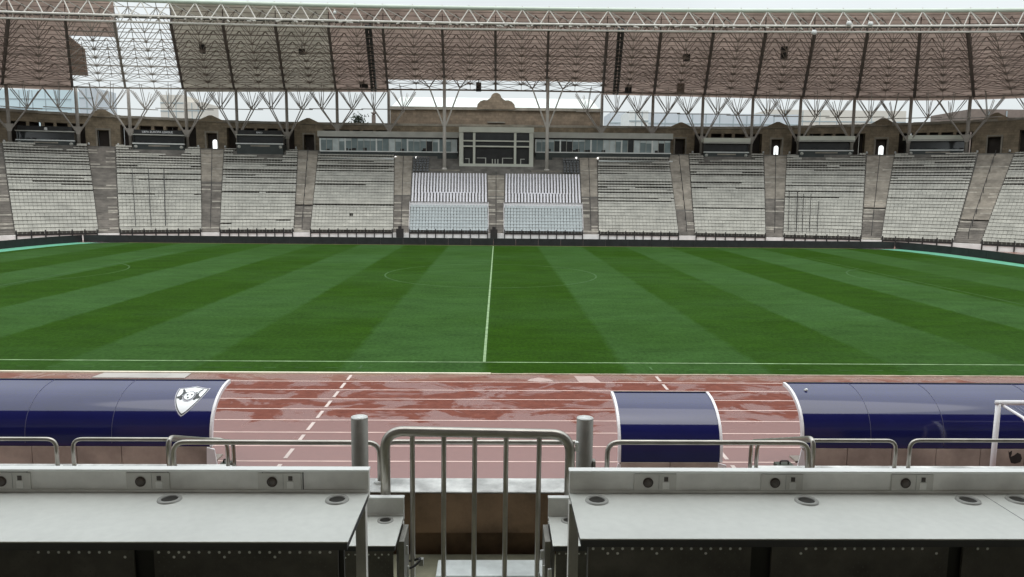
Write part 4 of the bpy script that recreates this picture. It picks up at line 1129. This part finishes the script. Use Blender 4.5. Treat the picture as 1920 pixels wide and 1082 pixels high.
# its own canopy, mirrored in the dugout roofs
nc = thing('near_canopy', 'grey sloping canopy over the near stand, mirrored in the navy dugout roofs', 'canopy', (0, 0, 27))
mb = MB()
def NCF(u, v, up): x = -100+200*u; return (x, 2.2-.0006*x*x-19.*v, 29.6-4.*v+up)
mb.grid(lambda u, v: NCF(u, v, 0), 24, 4); mb.grid(lambda u, v: NCF(u, v, .15), 24, 4); mb.grid(lambda u, v: NCF(u, 0, .15*v), 24, 1)
mb.build('roof_panel', M['near_roof'], nc)
mb = MB()
for k in range(25):
    u = k/24; mb.tube(NCF(u, 0, -.5), NCF(u, 1, -.5), .25, 5)
mb.build('rib_set', M['steel_dark'], nc)
MB().box(-95, 95, -17.4, -17, 0, 25.6).build('back_wall', M['stone'], nc)

par = thing('parapet_wall', 'brown stone parapet with a pale wet concrete coping below the gate', 'parapet', (.45, 5.8, 0))
MB().box(-2.2, 3.15, 5.60, 5.84, 4.62, 4.939).box(-2.2, 3.15, 5.72, 5.84, 0, 4.619).build('masonry', M['brown_wall'], par)
MB().box(-2.24, 3.19, 5.597, 5.88, 4.942, 4.955).build('coping', M['coping'], par, bevel=.006)
for x0, x1, lab in ((-14, -2.245, 'set-back parapet with pale coping on the left, under the crested dugout'), (3.195, 14, 'set-back parapet with pale coping on the right, under the white goal')):
    o = thing('parapet_wall', lab, 'parapet', ((x0+x1)/2, 7.4, 0))
    MB().box(x0, x1, 7.2, 7.50, 0, 4.37).build('masonry', M['brown_wall'], o)
    MB().box(x0, x1, 7.15, 7.53, 4.373, 4.45).build('coping', M['coping'], o, bevel=.012)
    xa, xb = (x1-.3, x1) if x0 < 0 else (x0, x0+.3)
    MB().hexa([(xa, 5.6, 0), (xb, 5.6, 0), (xb, 7.146, 0), (xa, 7.146, 0)], [(xa, 5.6, 4.9), (xb, 5.6, 4.9), (xb, 7.146, 4.42), (xa, 7.146, 4.42)]).build('return_wall', M['brown_wall'], o)

def rail(name, label, pts, r, mat_, base=True, group='tubular steel rails on the parapet'):
    o = thing(name, label, 'rail', pts[0], group)
    MB().path(bez(pts, .10, 7), r, 14).build('tube', mat_, o)
    if base:
        for p in (pts[0], pts[-1]):
            MB().cyl(p[0], p[1], p[2], p[2]+.018, r*2.3, 20).build('base_flange', M['upstand_cap'], o)
    return o
rail('steel_rail', 'steel rail in front of the left desk, ending left of the gate', [(-2.03, 5.78, 4.955), (-2.03, 5.78, 5.285), (-.405, 5.78, 5.285), (-.405, 5.78, 4.955)], .020, M['steel'])
rail('steel_rail', 'steel rail crossing behind the gate bars', [(-.375, 5.80, 4.955), (-.375, 5.80, 5.285), (1.26, 5.80, 5.285), (1.26, 5.80, 4.955)], .020, M['steel'])
rail('steel_rail', 'steel rail in front of the short navy dugout, behind the right desk', [(1.41, 5.78, 4.955), (1.41, 5.78, 5.295), (3.03, 5.78, 5.295), (3.03, 5.78, 4.955)], .020, M['steel'])
rail('return_rail', 'sloping steel rail running away to the left set-back parapet', [(-2.12, 5.9, 4.955), (-2.12, 5.9, 5.285), (-2.12, 7.35, 4.75), (-2.12, 7.35, 4.45)], .020, M['steel'])
rail('return_rail', 'sloping steel rail running away to the right set-back parapet', [(3.12, 5.9, 4.955), (3.12, 5.9, 5.295), (3.12, 7.35, 4.77), (3.12, 7.35, 4.45)], .020, M['steel'])
rail('steel_rail', 'leftmost steel rail on the set-back parapet, cut by the picture edge', [(-6.2, 7.4, 4.45), (-6.2, 7.4, 4.755), (-3.91, 7.4, 4.755), (-3.91, 7.4, 4.45)], .020, M['steel'])
rail('steel_rail', 'steel rail below the crested end of the left dugout', [(-3.745, 7.4, 4.45), (-3.745, 7.4, 4.755), (-2.2, 7.4, 4.755), (-2.2, 7.4, 4.45)], .020, M['steel'])
rail('steel_rail', 'steel rail below the left half of the long right dugout', [(3.2, 7.4, 4.45), (3.2, 7.4, 4.765), (4.64, 7.4, 4.765), (4.64, 7.4, 4.45)], .020, M['steel'])
rail('steel_rail', 'rightmost steel rail, passing in front of the white goal', [(4.785, 7.4, 4.45), (4.785, 7.4, 4.77), (7.0, 7.4, 4.77), (7.0, 7.4, 4.45)], .020, M['steel'])

gate = thing('steel_gate', 'tubular steel gate with five bars in the middle of the parapet', 'gate', (.4, 4.75, 4.44))
MB().path(bez([(-.205, 4.75, 4.50), (-.205, 4.75, 5.72), (1.005, 4.75, 5.70), (1.005, 4.75, 4.50)], .13, 9), .033, 16).build('frame', M['steel'], gate)
for x in (-.031, .174, .376, .581, .798): MB().tube((x, 4.75, 4.50), (x+.004, 4.75, 5.69), .0165, 10).build('bar', M['steel'], gate)
MB().tube((-.205, 4.75, 4.50), (1.005, 4.75, 4.50), .02, 10).build('bottom_rail', M['steel'], gate)
for z in (5.62, 5.30): MB().box(1.037, 1.058, 4.735, 4.765, z-.03, z+.03).build('hinge', M['upstand_cap'], gate)
for x, lab in ((-.397, 'thick grey steel post left of the gate'), (1.117, 'thick grey steel post right of the gate')):
    o = thing('gate_post', lab, 'post', (x, 4.9, 4.44), 'posts either side of the gate')
    MB().cyl(x, 4.9, 4.44, 5.762, .056, 28).build('tube', M['galv'], o)
    MB().cyl(x, 4.9, 5.763, 5.768, .0555, 28).build('cap', M['upstand_cap'], o)  # near-white colour paints in the wet sheen on the post top
    if x > 0: MB().box(x+.056, x+.075, 4.87, 4.93, 5.3, 5.47).build('latch_plate', M['galv'], o)
o = thing('cable_lock', 'black cable lock looped round the lowest part of the first gate bar', 'lock', (-.045, 4.68, 4.85))
MB().path([(-.07+.075*math.cos(a)+.02, 4.70+.05*math.sin(a), 4.845+.02*math.cos(2*a)) for a in np.linspace(0, 2*PI, 20)], .008, 6, caps=False).build('loop', M['black_rubber'], o)
MB().box(.015, .045, 4.69, 4.72, 4.82, 4.865).build('lock_body', M['ring'], o)

# white step blocks at the foot of the parapet
o = thing('step_block', 'worn white concrete step block at the foot of the parapet', 'step', (.35, 5.1, 4.44))
MB().box(.09, .88, 5.12, 5.36, 4.445, 4.52).build('upper_step', M['white_step'], o, bevel=.008)
MB().box(-.12, .93, 4.62, 5.118, 4.445, 4.50).build('lower_step', M['white_step'], o, bevel=.008)

# media desks
def socket(parent, x, y, z, sc=1.):
    p = MB().box(x-.085, x+.105, y-.006, y, z-.036, z+.040).build('socket_plate', M['socket_plate'], parent)
    MB().tube((x-.022, y-.006, z), (x-.022, y-.010, z), .023, 20, None, True).build('power_socket', M['socket_dark'], p)
    mb = MB(); mb.tube((x-.022, y-.0101, z), (x-.022, y-.0125, z), .017, 18, .015, True); mb.build('socket_insert', mat('socket_insert_brown', (.075, .060, .050), .4, .3, 40.), p)
    MB().box(x+.050, x+.068, y-.0085, y-.006, z+.006, z+.026).build('data_port', M['socket_dark'], p)
    MB().box(x+.044, x+.074, y-.0085, y-.006, z-.030, z+.002).build('port_shutter', M['upstand'], p)
    mb = MB(); mb.box(x+.026, x+.0275, y-.0075, y-.006, z-.033, z+.037); mb.build('plate_joint', M['ring'], p)
def grommet(parent, x, y, z, r=.045):
    mb = MB(); n = 28; vs = []
    for k in range(n):
        a = 2*PI*k/n
        for rr, zz in ((r*1.15, 0), (r*1.1, .007), (r*.80, .007), (r*.78, .0005)): vs.append((x+rr*math.cos(a), y+rr*math.sin(a), z+zz))
    mb.add(vs, [(4*k+j, 4*((k+1) % n)+j, 4*((k+1) % n)+j+1, 4*k+j+1) for k in range(n) for j in range(3)], 0, True)
    g_ = mb.build('cable_grommet', M['ring'], parent)
    mb = MB(); mb.add([(x+r*.78*math.cos(2*PI*k/n), y+r*.78*math.sin(2*PI*k/n), z+.002) for k in range(n)], [tuple(range(n))]); mb.build('grommet_hole', M['hole'], g_)
def perf_panel(parent, x0, x1, y, z0, z1, pitch=.0405, bright_rows=1, seed=0, bx=(None, None)):
    r_ = np.random.default_rng(seed)
    p = MB().box(x0, x1, y, y+.012, z0, z1).build('perforated_panel', M['perf'], parent)
    dots = MB(); dim = MB(); row = 0; z = z1-.022
    while z > z0+.02:
        x = x0+.02+(pitch/2 if row % 2 else 0)
        while x < x1-.01:
            n = 8; r = .0042
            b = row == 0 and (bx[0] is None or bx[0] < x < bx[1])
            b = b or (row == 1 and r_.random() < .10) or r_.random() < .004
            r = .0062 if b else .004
            vs = [(x+r*math.cos(2*PI*k/n), y-.0012, z+r*math.sin(2*PI*k/n)) for k in range(n)]
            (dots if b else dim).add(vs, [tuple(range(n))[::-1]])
            x += pitch
        z -= pitch/2; row += 1
    if dots.v: dots.build('painted_backlight_dots', M['dot_backlight'], p)  # opaque pale discs paint in the light coming through from behind
    dim.build('dim_perforations', M['dot_dim'], p)
def desk(name, label, x0, x1, ye, yb, z, uph, loc, sockets, groms, seams, joints, leg_x, panels):
    o = thing(name, label, 'desk', loc, 'white media desks in front of the camera')
    MB().box(x0, x1, ye, yb, z-.006, z).build('desktop', M['desk'], o, bevel=.002)
    MB().box(x0+.004, x1-.004, ye+.003, yb, z-.036, z-.0065).build('desk_core', M['desk_edge'], o)
    MB().box(x0, x1, yb+.001, yb+.034, z-.03, z+uph-.012).build('trunking', M['upstand'], o, bevel=.003)
    MB().box(x0-.003, x1+.003, yb-.006, yb+.040, z+uph-.0118, z+uph).build('trunking_cap', M['upstand_cap'], o, bevel=.003)
    MB().box(x0+.002, x1-.002, yb-.004, yb+.0005, z+.001, z+.014).build('trunking_foot', M['upstand'], o)
    for sx in seams: MB().box(sx-.0018, sx+.0018, yb-.0015, yb+.002, z+.015, z+uph-.014).build('trunking_joint', M['black_rubber'], o)
    for sx in sockets: socket(o, sx, yb+.0005, z+.052)
    for gx, gy in groms: grommet(o, gx, gy, z)
    for jx in joints: MB().box(jx-.0015, jx+.0015, ye, yb-.01, z+.0001, z+.0006).build('desk_joint', M['desk_edge'], o)
    for lx in leg_x:
        MB().box(lx-.022, lx+.022, yb-.05, yb-.002, z-.76, z-.029).build('leg', M['leg'], o)
    MB().box(x0+.05, x1-.05, panels[0][2]+.02, panels[0][2]+.04, z-.75, z-.03).build('gap_shade_backing', M['black_metal'], o)  # dark sheet added so the gaps between panels read as shade
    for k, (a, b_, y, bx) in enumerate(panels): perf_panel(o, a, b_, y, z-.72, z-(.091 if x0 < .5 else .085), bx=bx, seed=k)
    return o
desk('media_desk', 'wide white media desk left of the gate, with three visible sockets', -3.1, -.05, 2.76, 3.235, 5.93, .108, (-1.6, 3.0, 5.17), (-1.645, -1.035, -.455), ((-.9, 3.155), (-.174, 3.152), (-1.75, 3.155)), (-1.555, -.937, -.341, -.52), (), (-.080,),
     [(-.86, -.12, 2.90, (None, None)), (-3.0, -.94, 2.90, (-1.35, -1.0))])
desk('media_desk', 'wide white media desk right of the gate, with a joint at its right end', .85, 4.2, 2.787, 3.235, 5.93, .106, (2.5, 3.0, 5.17), (1.225, 1.80, 2.395), ((.963, 3.15), (1.891, 3.148), (2.619, 3.157), (2.85, 3.163)), (1.165, 1.328, 1.742, 2.330), (2.73,), (.868,),
     [(.90, 1.575, 2.92, (None, None)), (1.66, 2.40, 2.92, (1.80, 2.32)), (2.46, 4.1, 2.92, (2.5, 2.6))])
def small_desk(label, x0, x1, gx):
    z = 5.18
    return desk('media_desk', label, x0, x1, 4.245, 4.655, z, .128, ((x0+x1)/2, 4.4, 4.44), (), ((gx, 4.59),), (), (), (x1-.02 if x1 < .4 else x0+.02,), [(x0+.03, x1-.03, 4.36, (None, None))])
small_desk('end of the white desk one tier down, left of the gate', -1.6, -.075, -.185)
small_desk('end of the white desk one tier down, right of the gate', .862, 2.6, .99)
# white tags and hinge pads at the desk ends by the gate
for i, (x, y, z, w, h) in enumerate(((.815, 4.50, 5.01, .022, .07), (.84, 4.47, 4.96, .012, .08), (.80, 4.50, 4.87, .010, .09), (.83, 4.45, 4.81, .012, .10), (.868, 4.32, 4.92, .024, .085))):
    pass
o = thing('end_bracket', 'grey end bracket with white pads at the right of the gate opening', 'bracket', (.84, 4.5, 4.44))
MB().box(.825, .858, 4.38, 4.62, 4.46, 5.14).build('plate', M['galv'], o)
for (x, y, z, w, h) in ((.812, 4.44, 5.03, .024, .06), (.817, 4.37, 4.95, .014, .09), (.795, 4.44, 4.86, .012, .10), (.818, 4.37, 4.78, .012, .10), (.85, 4.30, 4.96, .026, .10)):
    MB().box(x-w/2, x+w/2, y-.012, y, z-h/2, z+h/2).build('pad', M['foam'], o, bevel=.004)
o = thing('end_bracket', 'grey end bracket with small white pads at the left of the gate opening', 'bracket', (-.06, 4.5, 4.44))
MB().box(-.072, -.04, 4.38, 4.62, 4.46, 5.14).build('plate', M['galv'], o)
for (x, y, z, w, h) in ((-.035, 4.5, 5.03, .012, .06), (-.03, 4.5, 4.88, .012, .09)): MB().box(x-w/2, x+w/2, y-.012, y, z-h/2, z+h/2).build('pad', M['foam'], o, bevel=.003)

# ------------------------------------------------------------------ light and sky
w = bpy.data.worlds.new('World'); scene.world = w; w.use_nodes = True
nt = w.node_tree; N = nt.nodes; L = nt.links
bg = N['Background']
sky = N.new('ShaderNodeTexSky'); sky.sky_type = 'NISHITA'; sky.sun_disc = False
SUN_EL, SUN_AZ = math.radians(80), math.radians(165)
sky.sun_elevation = SUN_EL; sky.sun_rotation = SUN_AZ; sky.air_density = 1.2; sky.dust_density = 4.; sky.ozone_density = 1.
hs = N.new('ShaderNodeHueSaturation'); hs.inputs['Saturation'].default_value = .22
L.new(sky.outputs['Color'], hs.inputs['Color'])
# thin uneven cloud deck
tc = N.new('ShaderNodeTexCoord'); nz = N.new('ShaderNodeTexNoise'); nz.inputs['Scale'].default_value = 2.2; nz.inputs['Detail'].default_value = 6
L.new(tc.outputs['Generated'], nz.inputs['Vector'])
mr = N.new('ShaderNodeMapRange'); mr.inputs['From Min'].default_value = .3; mr.inputs['From Max'].default_value = .7; mr.inputs['To Min'].default_value = .92; mr.inputs['To Max'].default_value = 1.07
L.new(nz.outputs['Fac'], mr.inputs['Value'])
mu = N.new('ShaderNodeVectorMath'); mu.operation = 'SCALE'
sx = N.new('ShaderNodeSeparateXYZ'); L.new(tc.outputs['Generated'], sx.inputs[0])
gr = N.new('ShaderNodeMapRange'); gr.interpolation_type = 'SMOOTHSTEP'
gr.inputs['From Min'].default_value = .25; gr.inputs['From Max'].default_value = .85; gr.inputs['To Min'].default_value = .60; gr.inputs['To Max'].default_value = 1.45
L.new(sx.outputs['Z'], gr.inputs['Value'])
cs_ = N.new('ShaderNodeVectorMath'); cs_.operation = 'SCALE'; cs_.inputs[0].default_value = (5.45, 5.85, 5.95); L.new(gr.outputs['Result'], cs_.inputs['Scale'])
cl = N.new('ShaderNodeMix'); cl.data_type = 'RGBA'; cl.inputs['Factor'].default_value = .82
L.new(hs.outputs['Color'], cl.inputs['A']); L.new(cs_.outputs['Vector'], cl.inputs['B']); L.new(cl.outputs['Result'], mu.inputs[0])
L.new(mr.outputs['Result'], mu.inputs['Scale'])
L.new(mu.outputs['Vector'], bg.inputs['Color']); bg.inputs['Strength'].default_value = .15
sun = bpy.data.lights.new('sun', 'SUN'); sun.energy = .6; sun.angle = math.radians(60); sun.color = (1, .96, .90)
so = bpy.data.objects.new('sun', sun); COL.objects.link(so)
dv = Vector((math.sin(SUN_AZ)*math.cos(SUN_EL), math.cos(SUN_AZ)*math.cos(SUN_EL), math.sin(SUN_EL)))
so.rotation_euler = dv.to_track_quat('Z', 'Y').to_euler(); so.location = dv*200

# ------------------------------------------------------------------ camera
cam = bpy.data.cameras.new('camera'); co = bpy.data.objects.new('camera', cam); COL.objects.link(co)
yaw, pit, rol = .0203147, -.1291303, .0098246
fw = np.array([math.sin(yaw)*math.cos(pit), math.cos(yaw)*math.cos(pit), math.sin(pit)])
r0 = np.array([math.cos(yaw), -math.sin(yaw), 0]); u0 = np.cross(r0, fw)
rr = math.cos(rol)*r0+math.sin(rol)*u0; uu = -math.sin(rol)*r0+math.cos(rol)*u0
mw = Matrix(((rr[0], uu[0], -fw[0], .51691), (rr[1], uu[1], -fw[1], 0), (rr[2], uu[2], -fw[2], 7.27724), (0, 0, 0, 1)))
co.matrix_world = mw
cam.sensor_width = 36; cam.lens = 1410.317/1920*36; cam.clip_start = .1; cam.clip_end = 5000
scene.camera = co
scene.view_settings.view_transform = 'Standard'; scene.view_settings.look = 'None'; scene.view_settings.gamma = 1; scene.view_settings.exposure = .75
scene.cycles.max_bounces = 6; scene.cycles.diffuse_bounces = 4; scene.cycles.glossy_bounces = 3; scene.cycles.use_denoising = True
